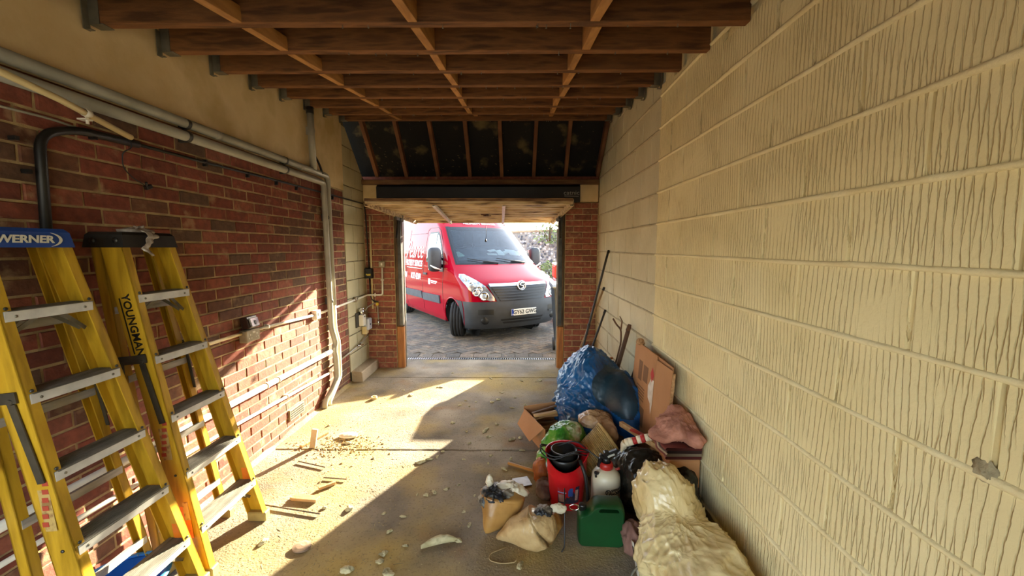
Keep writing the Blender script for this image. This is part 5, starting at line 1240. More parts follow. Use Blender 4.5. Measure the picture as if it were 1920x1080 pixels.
# flattened cardboard box against the wall
M['card'] = mat('brown_cardboard', '#a9774a', '#b98658', .85, 2.5, .1, 60); M['card_dark'] = mat('cardboard_print', '#7d5837', None, .85); M['card_edge'] = mat('cardboard_edge', '#8d6740', '#c39a6c', .9, 60, .3, 90)
cb = empty('cardboard', (.95, 2.85, 0), 'flattened brown cardboard box leaning on the painted wall', 'cardboard'); CB0 = Vector(cb.location)
cx = lambda z: .935+.055*z/.83
def sheetp(y0, y1, z0, z1, dx, name, m, th=.006, parent=cb, skew=0):
    vs = [(cx(z)+dx, y, z+skew*(y-2.45)) for y, z in ((y0,z0),(y1,z0),(y1,z1),(y0,z1))]; b = MB()
    b.add(vs+[(v[0]+th, v[1], v[2]) for v in vs], [(0,1,2,3),(7,6,5,4)]+[(i,(i+1)%4,4+(i+1)%4,4+i) for i in range(4)]); return sub(b, name, m, parent, CB0)
sheetp(2.47, 3.18, .0, .845, .006, 'back_panel', M['card']); sheetp(2.72, 3.20, .0, .850, -.006, 'front_panel', M['card'])
fl_ = sheetp(2.44, 2.715, .0, .832, -.007, 'side_flap', M['card'], skew=-.03)
sheetp(2.432, 2.442, .02, .815, -.004, 'corrugated_edge', M['card_edge'], .016)
for a in ((2.86,2.96,.60,.72),(2.99,3.07,.58,.73)):
    s_ = sheetp(*a, -.0075, 'printed_panel', M['card_dark'], .001)
for i in range(5): sheetp(2.90, 3.08, .53-i*.022, .541-i*.022, -.0075, 'printed_line', M['card_dark'], .001)
sheetp(2.87, 3.02, .26, .40, -.0075, 'printed_square', M['card_dark'], .001)
rm = MB(); vs = [(cx(z)-.008, y, z) for y, z in ((2.735,.70),(2.775,.755),(2.805,.70),(2.77,.645))]; rm.add(vs, [(0,1,2,3)]); sub(rm, 'red_diamond', mat('hazard_red', '#b8281c', None, .6), cb, CB0, normals=False)
rm = MB(); vs = [(cx(z)-.0075, y, z) for y, z in ((2.73,.67),(2.79,.66),(2.835,.60),(2.82,.52),(2.765,.49),(2.74,.42),(2.725,.50))]; rm.add(vs, [tuple(range(7))]); sub(rm, 'torn_label', mat('torn_white_label', '#e0d6c8', '#c9b9a4', .7, 16), cb, CB0, normals=False)
rm = MB(); P = blob([((cx(.84), 3.12, .855), (.02,.06,.02))], (cx(.84), 3.12, .855), 20, 12, .02, 20, 3, 4, fine=.01); rm.grid(P, close=True); sub(rm, 'torn_corner', M['card_edge'], cb, CB0)
# boxes and folded stuff that carry the pink cloth
bx = empty('carton', (.945, 2.27, 0), 'brown carton under the pink cloth against the wall', 'box')
MB().rbox((-.085,-.15,.0), (.085,.17,.425), .006).build('body', M['card'], bx)
MB().rbox((-.087,-.14,.427), (.085,.0,.432)).build('flap', M['card_edge'], bx)
st_ = empty('folded_blanket', (.945, 2.24, .434), 'folded striped blanket between the carton and the pink cloth', 'blanket')
cols = [mat('stripe_red', '#6e2f24', None, .9), mat('stripe_cream', '#a08a6c', None, .9), mat('stripe_brown', '#4a3024', None, .9)]
for i in range(4):
    b = MB(); P = []
    for k in range(13):
        y = -.13+.26*k/12; z = i*.017; P.append([(-.11+.008*math.sin(k*.9+i), y, z), (-.118+.008*math.sin(k*.9+i), y, z+.008), (-.11+.008*math.sin(k*.9+i), y, z+.016), (.085, y, z+.016), (.085, y, z)])
    b.grid(P, close=True); b.build('fold', cols[i % 3], st_)
P = blob([((.95,2.25,.56), (.09,.12,.05)), ((1.0,2.15,.54), (.05,.09,.05)), ((.97,2.33,.585),(.05,.06,.06)), ((.865,2.22,.53),(.06,.07,.025))], (.95,2.24,.55), 140, 76, .045, 9, 3, 4.4, zmin=.50, fine=.008, warp=.4, drape=(2.6,1.2,.7), sharp=3)
heap('cloth', P, mat('dusty_pink_cloth', '#9a6552', '#b67f6a', .9, 6, .5, 120, c3='#8a5848', crinkle=2, cscale=5, bdist=.025), 'crumpled dusty pink cloth heaped at the wall below the cardboard', 'cloth', xmax=XW)
# black rubbish sack in the middle
M['sack'] = mat('black_sack_plastic', '#12110d', '#1f1c15', .30, 6, .6, 34, crinkle=2.2, cscale=4, bdist=.02)
P = blob([((.80,2.30,.17), (.16,.20,.20)), ((.92,2.18,.15), (.11,.2,.22)), ((.72,2.42,.12), (.12,.16,.2))], (.82,2.28,.16), 140, 80, .05, 6, 3, 7.7, fine=.010, warp=.4, drape=(2.8,1.2,.3), sharp=4); heap('rubbish_sack', P, M['sack'], 'black plastic rubbish sack behind the cream sheeting', 'sack', xmax=XW)
P = [Vector(v) for v in ((.70,2.36,.36),(.735,2.40,.365),(.735,2.42,.05),(.71,2.38,.03))]
# wooden lengths on the sack
b = MB(); b.beam((.765,2.78,.335), (.905,2.17,.415), .030, .034, bev=.002); b.build('timber_batten', mat('planed_pine', '#a98150', '#c49c68', .6, 4, .1, 60, stretch=(1,8,8)), None, label='planed pine batten lying across the black sack', cat='timber')
b = MB(); b.beam((.775,2.58,.385), (.985,2.28,.395), .026, .012, bev=.002); b.build('red_strip', mat('red_strip', '#8f1f18', '#a52a20', .5, 8), None, label='dark red strip of wood under the pink cloth', cat='timber')
b = MB(); b.beam((.695,2.44,.36), (.712,2.36,.045), .012, .022, (1,0,0), bev=.001); b.build('white_lath', mat('white_lath', '#cfc3a8', '#b8a888', .6, 8), None, label='thin white lath standing in front of the black sack', cat='lath')
b = MB(); b.beam((.70,2.50,.34), (.712,2.47,.02), .03, .02, (1,0,0), bev=.001); b.build('timber_offcut', M['weathered'], None, label='dark timber offcut upright behind the thin white lath', cat='timber')
wr0, wr1 = Vector((.695,2.42,.372)), Vector((.925,2.36,.468))
wv = empty('paper_roll', wr0, 'roll of red and cream wrapping paper lying on the black sack', 'paper roll'); ax = (wr1-wr0)
pm = mat('cream_wrapping', '#d9c7a2', '#e6d8b8', .6, 10); pr = mat('red_wrapping', '#a3211f', '#b52d28', .55, 10)
for i in range(10):
    a_, c_ = ax*(i/10), ax*((i+1)/10); MB().tube([a_, c_], [.024+.002*math.sin(i*2), .024+.002*math.sin(i*2+1)], 12).build('paper_band', pr if i in (2,4,7) else pm, wv)
MB().tube([ax*1.001, ax*1.012], .015, 12).build('tube_end', M['card_edge'], wv)
MB().tube([ax*.0, ax*-.05+Vector((0,0,-.012)), ax*-.10+Vector((0,-.01,-.05))], [.023,.018,.006], 10).build('crushed_end', pm, wv)
# wicker basket lying tilted
M['wicker'] = mat('pale_wicker', '#9d7f45', '#c2a364', .7, 12, .2, 50)
bk = empty('wicker_basket', (.565, 2.66, .18), 'pale wicker basket lying tilted behind the sprayer', 'basket'); bk.rotation_euler = Vector((.80,.12,.52)).to_track_quat('Z','Y').to_euler()
for k in range(24):
    t = k/23; z = -.13+.25*t; r = .095+.045*t; b = MB(); pts = []
    for j in range(41):
        a = 2*math.pi*j/40; pts.append(((r+.0035*math.sin(j*math.pi/1+k*math.pi))*math.cos(a), (r+.0035*(1 if (j+k) % 2 else -1))*math.sin(a), z))
    b.tube(pts, .0052, 5, caps=False); b.build('weave_row', M['wicker'], bk)
b = MB()
for j in range(20):
    a = 2*math.pi*(j+.5)/20; b.tube([(.093*math.cos(a), .093*math.sin(a), -.13), (.138*math.cos(a), .138*math.sin(a), .12)], .004, 5)
b.build('stakes', M['wicker'], bk)
MB().tube([(.143*math.cos(2*math.pi*j/32), .143*math.sin(2*math.pi*j/32), .128) for j in range(33)], .009, 8, caps=False).build('rim', M['wicker'], bk)
MB().lathe([(0,-.132),(.094,-.132),(.094,-.126),(0,-.126)], (0,0,0), 24).build('base', M['wicker'], bk)
P = blob([((.615,2.93,.30), (.13,.10,.06)), ((.68,2.84,.24), (.06,.12,.09))], (.63,2.90,.28), 90, 50, .035, 9, 3, 9.3, zmin=.15, fine=.008, warp=.4, drape=(2.4,1.4,.3), sharp=4); heap('paper_packet', P, mat('shiny_brown_packet', '#8f6b48', '#c2a17a', .26, 5, .6, 40, crinkle=2, cscale=7, bdist=.015, c3='#7a4a34'), 'crumpled shiny brown packet between tarpaulin and basket', 'packet')
P = blob([((.68,2.90,.10), (.14,.20,.11))], (.68,2.9,.1), 60, 34, .05, 6, 4, 1.3, fine=.008); heap('dark_rags', P, mat('dark_rag', '#2a1f18', '#43302a', .9, 8, .3, 60), 'dark rags stuffed under the packet beside the basket', 'rags')
# open carton of kindling on the left of the tarpaulin
kb = empty('carton', (.30, 3.22, 0), 'torn open carton full of wood scraps left of the tarpaulin', 'box'); kb.rotation_euler[2] = .35
b = MB(); b.rbox((-.15,-.22,0), (.15,.22,.006)); b.build('base', M['card'], kb)
MB().rbox((-.156,-.22,0), (-.150,.22,.20)).build('side_wall', M['card'], kb); MB().rbox((.150,-.22,0), (.156,.22,.20)).build('side_wall', M['card'], kb)
MB().rbox((-.156,.22,0), (.156,.226,.22)).build('end_wall', M['card'], kb); MB().rbox((-.156,-.226,0), (.156,-.22,.15)).build('end_wall', M['card'], kb)
b = MB(); b.add([(-.156,-.20,.20),(-.156,.20,.20),(-.24,.16,.10),(-.25,-.14,.085)], [(0,1,2,3)]); b.build('flap', M['card'], kb, solid=.005)
b = MB(); b.add([(-.15,-.226,.15),(.13,-.226,.15),(.10,-.32,.06),(-.10,-.33,.05),(-.17,-.28,.09)], [(0,1,2,3,4)]); b.build('flap', M['card_edge'], kb, solid=.005)
random.seed(31); sm_ = [mat('split_wood_%d' % i, c, d, .8, 5, .3, 50) for i, (c, d) in enumerate((('#7d5530','#9c7143'),('#5c3d22','#7a5532'),('#a8814f','#c19a64')))]
ORD = ['topmost','second from the top','third from the top','fourth from the top','fifth from the top','sixth from the top','seventh from the top','eighth from the top','lowest of the nine']
for i in range(9):
    y = random.uniform(-.18,.18); z = .10+.014*i; a = random.uniform(-.3,.3); L = random.uniform(.12,.142)
    b = MB(); b.beam((-L*math.cos(a), -L*math.sin(a), random.uniform(-.01,.01)), (L*math.cos(a), L*math.sin(a), random.uniform(-.01,.02)), random.uniform(.018,.04), random.uniform(.010,.024), bev=.002)
    b.build('wood_scrap', sm_[i % 3], None, (.30+math.cos(.35)*0-y*math.sin(.35), 3.22+y*math.cos(.35), z), label='split wood scrap in the torn open carton, '+ORD[8-i], cat='wood scrap', group='wood scraps in the open carton').rotation_euler[2] = .35
# green printed compost bag
gm, gn, gl_, gbs = newmat('green_bag_plastic'); gbs.inputs['Roughness'].default_value = .3
tcn = gn.new('ShaderNodeTexCoord'); tn = gn.new('ShaderNodeTexNoise'); tn.inputs['Scale'].default_value = 9; tn.inputs['Detail'].default_value = 6; gl_.new(tcn.outputs['Object'], tn.inputs['Vector'])
gr_ = ramp(gn, [(.30, lin('#1d4a1a')), (.44, lin('#3f8a2c')), (.52, lin('#6d9a3a')), (.60, lin('#c2c9a8')), (.70, lin('#8a5a2a'))]); gl_.new(tn.outputs['Fac'], gr_.inputs[0]); gl_.new(gr_.outputs[0], gbs.inputs['Base Color'])
P = blob([((.345,2.78,.16), (.13,.15,.16)), ((.30,2.70,.08), (.14,.12,.12)), ((.40,2.82,.2),(.10,.1,.11))], (.34,2.76,.14), 120, 70, .04, 8, 3, 6.1, fine=.012, warp=.4, drape=(3.2,1.6,.3), sharp=4)
gbag = heap('compost_bag', P, gm, 'green printed plastic bag behind the red tub', 'bag')
text('OLD', .06, basis((.45,.2,.9), (-.75,-.45,.5), (.075,-.125,.205)), mat('yellow_print', '#d3cf7a', None, .5), 'lettering', gbag, ex=.006)
random.seed(12); b = MB()
for i in range(90):
    a = random.uniform(0,6.28); p = Vector((.01+random.gauss(0,.045), -.09+random.gauss(0,.05), .205+random.gauss(0,.018))); L = random.uniform(.02,.06); d = Vector((math.cos(a), math.sin(a), random.uniform(-.3,.5))).normalized(); w = d.cross(Vector((0,0,1)))*L*.25
    b.add([p, p+d*L*.5+w, p+d*L, p+d*L*.5-w], [(0,1,2,3)])
b.build('dry_leaves', mat('dry_leaf', '#8a6a3e', '#b59a66', .8, 20, rnd=.3), gbag, kind='stuff', normals=False)
P = blob([((.175,2.62,.07), (.045,.07,.09))], (.175,2.62,.07), 40, 26, .02, 12, 4, 3.3, fine=.006); heap('onion_net', P, mat('orange_net', '#8a4a1e', '#b5662a', .6, 26, .4, 60), 'orange net bag wedged against the red tub', 'bag')
P = blob([((.19,2.46,.04), (.05,.10,.045))], (.19,2.46,.04), 40, 24, .025, 12, 4, 5.3, fine=.006); heap('glove', P, mat('grey_brown_rag', '#5c4a3a', '#7d6853', .95, 14, .4, 70), 'grey-brown rag on the floor left of the red tub', 'rag')
# red tub with its scooped rim, a flower pot and a coil of hose
M['red_tub'] = mat('red_tub_plastic', '#b01218', '#c21a1f', .33, 4)
rt_ = empty('red_tub', (.325, 2.395, 0), 'red plastic tub with scooped rim and printed label', 'tub'); b = MB(); P, Q = [], []
for i in range(13):
    t = i/12; row, rin = [], []
    for j in range(40):
        a = 2*math.pi*j/40; rim = .335-.075*max(0, math.cos(a+math.pi/2+.25))**2; z = rim*t; r = .102+.028*t+(.006 if i == 12 else 0)
        row.append(Vector((r*math.cos(a), r*math.sin(a), z))); rin.append(Vector(((r-.006)*math.cos(a), (r-.006)*math.sin(a), max(z, .006))))
    P.append(row); Q.append(rin)
b.grid(P, close=True); b.grid([P[-1], Q[-1]], close=True); b.grid(list(reversed(Q)), close=True); b.lathe([(.102,0),(0,0)], (0,0,0), 40); b.lathe([(.096,.006),(0,.006)], (0,0,0), 40); b.build('body', M['red_tub'], rt_)
b = MB(); b.lathe([(.1195,.205),(.1235,.212),(.1195,.218)], (0,0,0), 40); b.build('moulded_ring', M['red_tub'], rt_)
def cyl_patch(r0, r1, a0, a1, z0, z1, name, m, parent, off=.002):
    b = MB(); b.grid([[((r0+(r1-r0)*k/4+off)*math.cos(a0+(a1-a0)*j/10), (r0+(r1-r0)*k/4+off)*math.sin(a0+(a1-a0)*j/10), z0+(z1-z0)*k/4) for j in range(11)] for k in range(5)]); return b.build(name, m, parent, normals=False)
rr = lambda z: .102+.028*z/.335
lb = cyl_patch(rr(.05), rr(.16), R(-125), R(-55), .05, .16, 'label', mat('navy_label', '#1b2438', '#3a2a35', .5, 30, lo=.45, hi=.6), rt_)
cyl_patch(rr(.128), rr(.15), R(-124), R(-98), .128, .15, 'label_band', mat('label_red', '#b8343a', None, .5), lb, .003); cyl_patch(rr(.118), rr(.126), R(-124), R(-98), .118, .126, 'label_band', mat('label_pale_blue', '#9fb0cf', None, .5), lb, .003)
cyl_patch(rr(.06), rr(.11), R(-122), R(-102), .06, .11, 'label_picture', mat('label_flesh', '#9a6a5a', '#c4a090', .5, 30), lb, .003); cyl_patch(rr(.10), rr(.155), R(-92), R(-78), .10, .155, 'label_band', mat('label_blue', '#2c4a8a', None, .5), lb, .003); cyl_patch(rr(.07), rr(.14), R(-70), R(-60), .07, .14, 'label_picture', D.materials['label_flesh'], lb, .003)
pt = empty('flower_pot', (.31, 2.41, .18), 'black plastic flower pot stacked inside the red tub', 'pot'); M['pot'] = mat('black_pot_plastic', '#161513', '#24221f', .4, 9, .05, 60)
MB().lathe([(.070,0),(.086,.085),(.094,.085),(.096,.115),(.090,.118),(.084,.09),(.066,.01),(0,.01)], (0,0,0), 30).build('pot', M['pot'], pt); MB().lathe([(.060,.02),(.078,.145),(.084,.148),(.084,.155),(.076,.157),(.058,.03)], (0,.004,0), 30).build('inner_pot', M['pot'], pt)
hz = empty('hose', (.33, 2.40, .325), 'thin black hose looped over the pots and reaching to the sprayer', 'hose'); pts = []
for i in range(60):
    a = i/59*2*math.pi*1.6+2.4; r = .115+.018*math.sin(i*.35); pts.append((r*math.cos(a)*1.15-.02, r*math.sin(a)*.8, .018*math.sin(i*.5)+.004*i/10))
pts += [(.05,-.02,.035), (.12,-.04,.03), (.20,-.075,-.02), (.225,-.085,-.07)]
MB().tube(pts, .0042, 7).build('coil', M['black_rub'], hz); MB().tube(bend([(.06,-.10,.0),(.085,-.145,-.06),(.10,-.155,-.16),(.105,-.165,-.27),(.11,-.20,-.36)], .05), .011, 8).build('thick_end', M['black_rub'], hz)
# pressure sprayer
spz = empty('pressure_sprayer', (.555, 2.32, 0), 'white garden pressure sprayer with red collar and black pump handle', 'sprayer')
MB().lathe([(0,.004),(.07,.004),(.084,.015),(.088,.05),(.088,.19),(.084,.225),(.066,.252),(.040,.264),(0,.264)], (0,0,0), 36).build('tank', mat('milky_plastic', '#cbbf9e', '#d9cfb2', .35, 4), spz)
MB().lathe([(.036,.262),(.042,.268),(.042,.292),(.036,.302),(.030,.304)], (0,0,0), 20).build('collar', mat('red_collar', '#a8241c', '#b83226', .4, 8), spz)
M['blk_pl'] = mat('black_moulded_plastic', '#121212', '#1c1c1b', .38, 8)
b = MB(); b.cyl((0,0,.295), (0,0,.335), .024, 14); b.box((.0,.0,.345), (.035,.04,.05), None, .006); b.box((.028,-.004,.362), (.085,.03,.022), Matrix.Rotation(R(-24), 3, 'Y'), .006); b.box((-.02,.0,.335), (.05,.028,.02), Matrix.Rotation(R(35), 3, 'Y'), .005); b.box((-.04,0,.30), (.02,.024,.06), Matrix.Rotation(R(12), 3, 'Y'), .005); b.build('pump_handle', M['blk_pl'], spz)
MB().box((.024,-.019,.352), (.045,.004,.012), Matrix.Rotation(R(-24), 3, 'Y')).build('slot', mat('pale_slot', '#a8a79d', None, .4), spz)
b = MB(); b.cyl((-.05,-.03,.245), (-.075,-.05,.262), .010, 10); b.cyl((-.075,-.05,.262), (-.072,-.055,.235), .006, 8); b.build('outlet', M['blk_pl'], spz); MB().cyl((.055,0,.25), (.082,-.005,.265), .008, 10).build('relief_valve', mat('valve_red', '#8f2a20', None, .4), spz)
for z, s_, t_ in ((.168, 'SPEAR &', .020), (.147, 'JACKSON', .020)):
    tt = text(s_, t_, Matrix.Identity(4), M['ink'], 'lettering', spz, ex=.0006, bold=.0008, sx=1.1, align='LEFT'); me = tt.data
    for v in me.vertices:
        a = R(-82)+(v.co.x)/.0885; r = .0885+v.co.z; v.co = (r*math.cos(a), r*math.sin(a), z+v.co.y)
lgp = MB(); c_a = R(-93)
def on(a, z, r=.0892): return Vector((r*math.cos(a), r*math.sin(a), z))
lgp.tube([on(c_a+.16*math.cos(q), .158+.0155*math.sin(q)) for q in [2*math.pi*i/20 for i in range(21)]], .0028, 5, caps=False); lgp.tube([on(c_a+.05, .150), on(c_a+.05,.162), on(c_a-.04,.168), on(c_a-.05,.150)], .0025, 5); lgp.build('logo', M['ink'], spz)
# green jerry can
jc = empty('jerry_can', (.465, 2.045, 0), 'dark green plastic jerry can with black cap', 'jerry can'); jc.rotation_euler[2] = R(-3)
M['can'] = mat('green_can_plastic', '#0a3a18', '#0e4820', .38, 5, .03, 40)
def rpoly(pts, r=.02, n=4):
    out = []
    for i, b_ in enumerate(pts):
        a, c = Vector(pts[i-1]), Vector(pts[(i+1) % len(pts)]); b2 = Vector(b_); d1, d2 = (a-b2), (c-b2); k = min(r, d1.length*.45, d2.length*.45)
        p0, p2 = b2+d1.normalized()*k, b2+d2.normalized()*k
        for j in range(n+1):
            t = j/n; out.append(p0*(1-t)**2+b2*2*t*(1-t)+p2*t*t)
    return out
prof = rpoly([(-.124,0),(.124,0),(.124,.205),(.108,.240),(-.035,.240),(-.070,.190),(-.124,.180)], .03, 4)
hole = rpoly([(-.020,.203),(.092,.203),(.080,.223),(-.012,.223)], .010, 4)
b = MB(); DP = .056
def ringp(poly, sc_, y):
    c = Vector((0,.0)) if False else Vector((0,.11)); return [Vector((c.x+(p.x-c.x)*sc_, y, c.y+(p.y-c.y)*sc_)) for p in poly]
L = [ringp(prof,.90,-DP), ringp(prof,.955,-DP+.006), ringp(prof,.99,-DP+.022), ringp(prof,1.0,0), ringp(prof,.99,DP-.022), ringp(prof,.955,DP-.006), ringp(prof,.90,DP)]
b.grid(L, close=True)
import bmesh
def holed_cap(outer, inner):
    bm = bmesh.new(); vo = [bm.verts.new(p) for p in outer]; vi = [bm.verts.new(p) for p in inner]
    es = [bm.edges.new((vo[i], vo[(i+1) % len(vo)])) for i in range(len(vo))]+[bm.edges.new((vi[i], vi[(i+1) % len(vi)])) for i in range(len(vi))]
    bmesh.ops.triangle_fill(bm, edges=es, use_beauty=True); bm.verts.index_update()
    r = ([tuple(v.co) for v in bm.verts], [tuple(v.index for v in f.verts) for f in bm.faces]); bm.free(); return r
for y, l in ((-DP, L[0]), (DP, L[-1])): b.add(*holed_cap(l, [Vector((p.x, y, p.y)) for p in hole]))
b.grid([[Vector((p.x, -DP, p.y)) for p in hole], [Vector((p.x, DP, p.y)) for p in hole]], close=True); b.build('body', M['can'], jc)
b = MB(); rim = ringp(prof, .86, -DP-.0005); b.tube([*rim, rim[0]], .003, 5, caps=False); b.build('moulded_edge', M['can'], jc) if False else None
b = MB(); b.lathe([(.019,0),(.019,.02),(.021,.022),(.021,.034),(.018,.036),(0,.036)], (-.098,0,.178), 20); cpj = b.build('cap', M['blk_pl'], jc)
MB().tube([(-.118-.026+.026*math.cos(q), -.02, .204+.016*math.sin(q)) for q in [2*math.pi*i/20 for i in range(21)]], .0032, 6, caps=False).build('retaining_ring', M['chrome'], cpj)
wnd = MB().tube(bend([(.275,2.10,.27),(.268,2.02,.10),(.262,1.97,.02),(.245,1.955,.006)], .04), .0035, 7).build('spray_lance', M['blk_pl'], None, label='thin black spray lance standing between sand bag and jerry can', cat='lance')
# two tied bags of sand
M['sandbag'] = mat('sandy_plastic', '#8f6633', '#b08547', .38, 5, .35, 50, crinkle=1.2, cscale=7, bdist=.012, c3='#a47a3e')
M['bag_white'] = mat('thin_white_plastic', '#c2b79a', '#ddd3b8', .3, 7, .25, 40); M['bag_black'] = mat('black_printed_plastic', '#17181a', '#8f897a', .5, 12, .3, 40, lo=.52, hi=.64)
M['bag_pale'] = mat('pale_brown_plastic', '#a8895a', '#c4a878', .33, 6, .5, 40, crinkle=2, cscale=9, bdist=.012, c3='#97794c')
def sack(name, cs, rs, m, label, seed, pleat=0, wr=.004, up=(0,0,1)):
    # lofted sack: rings of half-widths (across, through) along a bent axis
    cs = [Vector(c) for c in cs]; n = 48; P = []; fine = []
    for i in range(len(cs)-1):
        for k in range(4): fine.append((i+k/4))
    fine.append(len(cs)-1)
    def cat(i, arr):
        j = int(min(i, len(arr)-2)); t = i-j; g = lambda q: Vector(arr[max(0, min(len(arr)-1, q))])
        a, b_, c, d = g(j-1), g(j), g(j+1), g(j+2)
        return .5*((2*b_)+(c-a)*t+(2*a-5*b_+4*c-d)*t*t+(3*b_-3*c+d-a)*t**3)
    rv = [(r[0], r[1], 0) for r in rs]
    for q, f_ in enumerate(fine):
        c = cat(f_, cs); T = (cat(min(f_+.2, len(cs)-1), cs)-cat(max(f_-.2, 0), cs)).normalized(); r = cat(f_, rv)
        x = T.cross(Vector((0,1,.3))).normalized(); x = x if x.x > 0 else -x
        if abs(T.x) > .8: x = Vector((0,0,1))-T*T.z; x.normalize()
        y = T.cross(x).normalized(); row = []; u = q/(len(fine)-1)
        for j in range(n):
            a = 2*math.pi*j/n; sp = lambda v, e: math.copysign(abs(v)**e, v)
            d = x*sp(math.cos(a), .8)*max(.004, r.x)+y*sp(math.sin(a), .8)*max(.004, r.y); p = c+d
            k = 1+pleat*max(0, u-.35)**1.3*(abs(math.sin(a*6.5+MN.noise(Vector((a, seed, u*2)))*2))-.5)*2
            p = c+d*k+d.normalized()*(wr*1.5*MN.noise(p*14+Vector((seed,0,0)))+wr*(crease(p*9+Vector((seed,1,0)), 3, 5)-.3))
            if p.z < .003: p.z = .003
            row.append(p)
        P.append(row)
    return heap(name, P, m, label, 'sand bag')
sb1 = sack('sand_bag', [(-.165,2.085,.010),(-.145,2.105,.035),(-.115,2.14,.07),(-.09,2.175,.11),(-.075,2.195,.15),(-.07,2.20,.18),(-.07,2.20,.186)], [(.006,.006),(.045,.035),(.09,.065),(.12,.085),(.128,.095),(.115,.09),(.02,.02)], M['sandbag'], 'sandy brown sand bag with torn black top, farther of the two', 2.2); s1o = Vector(sb1.location)
def on_bag(P, name, m, root, o, k=1): b = MB(); b.grid(P, close=True); b.move(Matrix.Translation(-o)); return b.build(name, m, root)
on_bag(blob([((-.10,2.19,.183), (.085,.085,.022)), ((-.165,2.18,.155),(.035,.06,.045))], (-.115,2.19,.175), 70, 34, .022, 15, 4, 6.4, zmin=.10, fine=.010), 'torn_black_top', M['bag_black'], sb1, s1o)
on_bag(blob([((-.04,2.235,.19), (.085,.05,.022)), ((.03,2.22,.165),(.045,.04,.025))], (-.02,2.23,.185), 60, 28, .016, 15, 4, 9.4, zmin=.10, fine=.008), 'white_top', M['bag_white'], sb1, s1o)
on_bag(blob([((-.15,2.235,.225), (.020,.020,.040))], (-.15,2.235,.225), 30, 20, .008, 26, 3, 2.4, fine=.004), 'tied_ear', M['bag_white'], sb1, s1o)
sb2 = sack('sand_bag', [(-.105,2.05,.010),(-.06,2.045,.035),(.0,2.035,.065),(.06,2.025,.085),(.11,2.02,.10),(.145,2.02,.125),(.165,2.025,.155),(.172,2.03,.178)], [(.006,.006),(.030,.035),(.062,.070),(.088,.098),(.10,.112),(.090,.10),(.060,.062),(.022,.022)], M['bag_pale'], 'pale brown tied sand bag, nearer of the two', 5.1, .10, .005); s2o = Vector(sb2.location)
on_bag(blob([((.155,2.03,.178), (.05,.045,.022))], (.155,2.03,.178), 60, 26, .014, 18, 4, 7.4, zmin=.12, fine=.006, flute=.1), 'gathered_neck', M['bag_black'], sb2, s2o)
on_bag(blob([((.235,2.05,.185), (.045,.022,.022))], (.235,2.05,.185), 40, 24, .010, 20, 3, 3.4, fine=.004), 'tied_ear', M['bag_white'], sb2, s2o)
P = blob([((.215,2.12,.05), (.05,.07,.055))], (.215,2.12,.05), 40, 24, .012, 10, 3, 8.4, fine=.004); heap('sand_lump', P, M['sandbag'], 'lump of sandy plastic between the nearer sand bag and red tub', 'bag')
b = MB(); b.tube(bend([(-.045,1.99,.006),(-.13,1.945,.004),(-.135,1.90,.004),(-.07,1.875,.004),(.0,1.885,.006),(.01,1.90,.012)], .06), .0028, 6); b.build('string', mat('pale_string', '#a89166', None, .9), None, label='loop of pale string on the floor before the nearer sand bag', cat='string')
# cream dust sheet piled nearest the camera
M['sheeting'] = mat('cream_polythene', '#d3bd88', '#e0cd9a', .24, 3, .6, 26, c3='#c9b077', crinkle=2.2, cscale=4.5, bdist=.02)
P = blob([((.79,1.98,.27), (.15,.17,.21)), ((.77,1.76,.16), (.17,.16,.17)), ((.82,1.56,.12), (.20,.26,.20)), ((.92,1.66,.12), (.11,.30,.20)), ((.90,1.98,.14),(.08,.12,.18))], (.80,1.80,.17), 260, 140, .070, 5.0, 3, 3.7, fine=.012, warp=.75, k=.28, drape=(2.2,.9,.55), sharp=6)
sh = heap('plastic_sheeting', P, M['sheeting'], 'big heap of crumpled cream plastic sheeting nearest the camera', 'sheeting', xmax=XW)
P = blob([((.985,1.45,.10), (.06,.16,.12))], (.985,1.45,.10), 50, 30, .03, 8, 4, 6.6, fine=.006); heap('film', P, D.materials['crinkled_clear_film'], 'dull clear film bunched between cream sheeting and wall', 'film', xmax=XW)
P = blob([((.615,1.94,.09), (.05,.08,.09))], (.615,1.94,.09), 40, 26, .025, 11, 4, 2.9, fine=.005); heap('rag', P, mat('mauve_rag', '#6e4c42', '#8f6a5c', .9, 8, .2, 60), 'mauve rag poking out left of the cream sheeting', 'rag')
b = MB(); b.beam((.585,1.86,.145), (.60,1.80,.005), .032, .003, (1,0,0)); tg = b.build('paper_tag', mat('white_tag', '#d6cfc0', None, .6), None, label='white paper tag hanging by the jerry can and sheeting', cat='tag')
b = MB(); b.beam((.5865,1.853,.122), (.5915,1.833,.075), .018, .004, (1,0,0)); b.build('tag_print', M['ink'], tg)
b = MB(); b.tube(bend([(.65,1.80,.10),(.60,1.79,.075),(.555,1.77,.045),(.545,1.74,.006)], .03), .006, 8); b.build('wire_hook', M['galv'], None, label='bent grey metal hook sticking out below the cream sheeting', cat='hook')
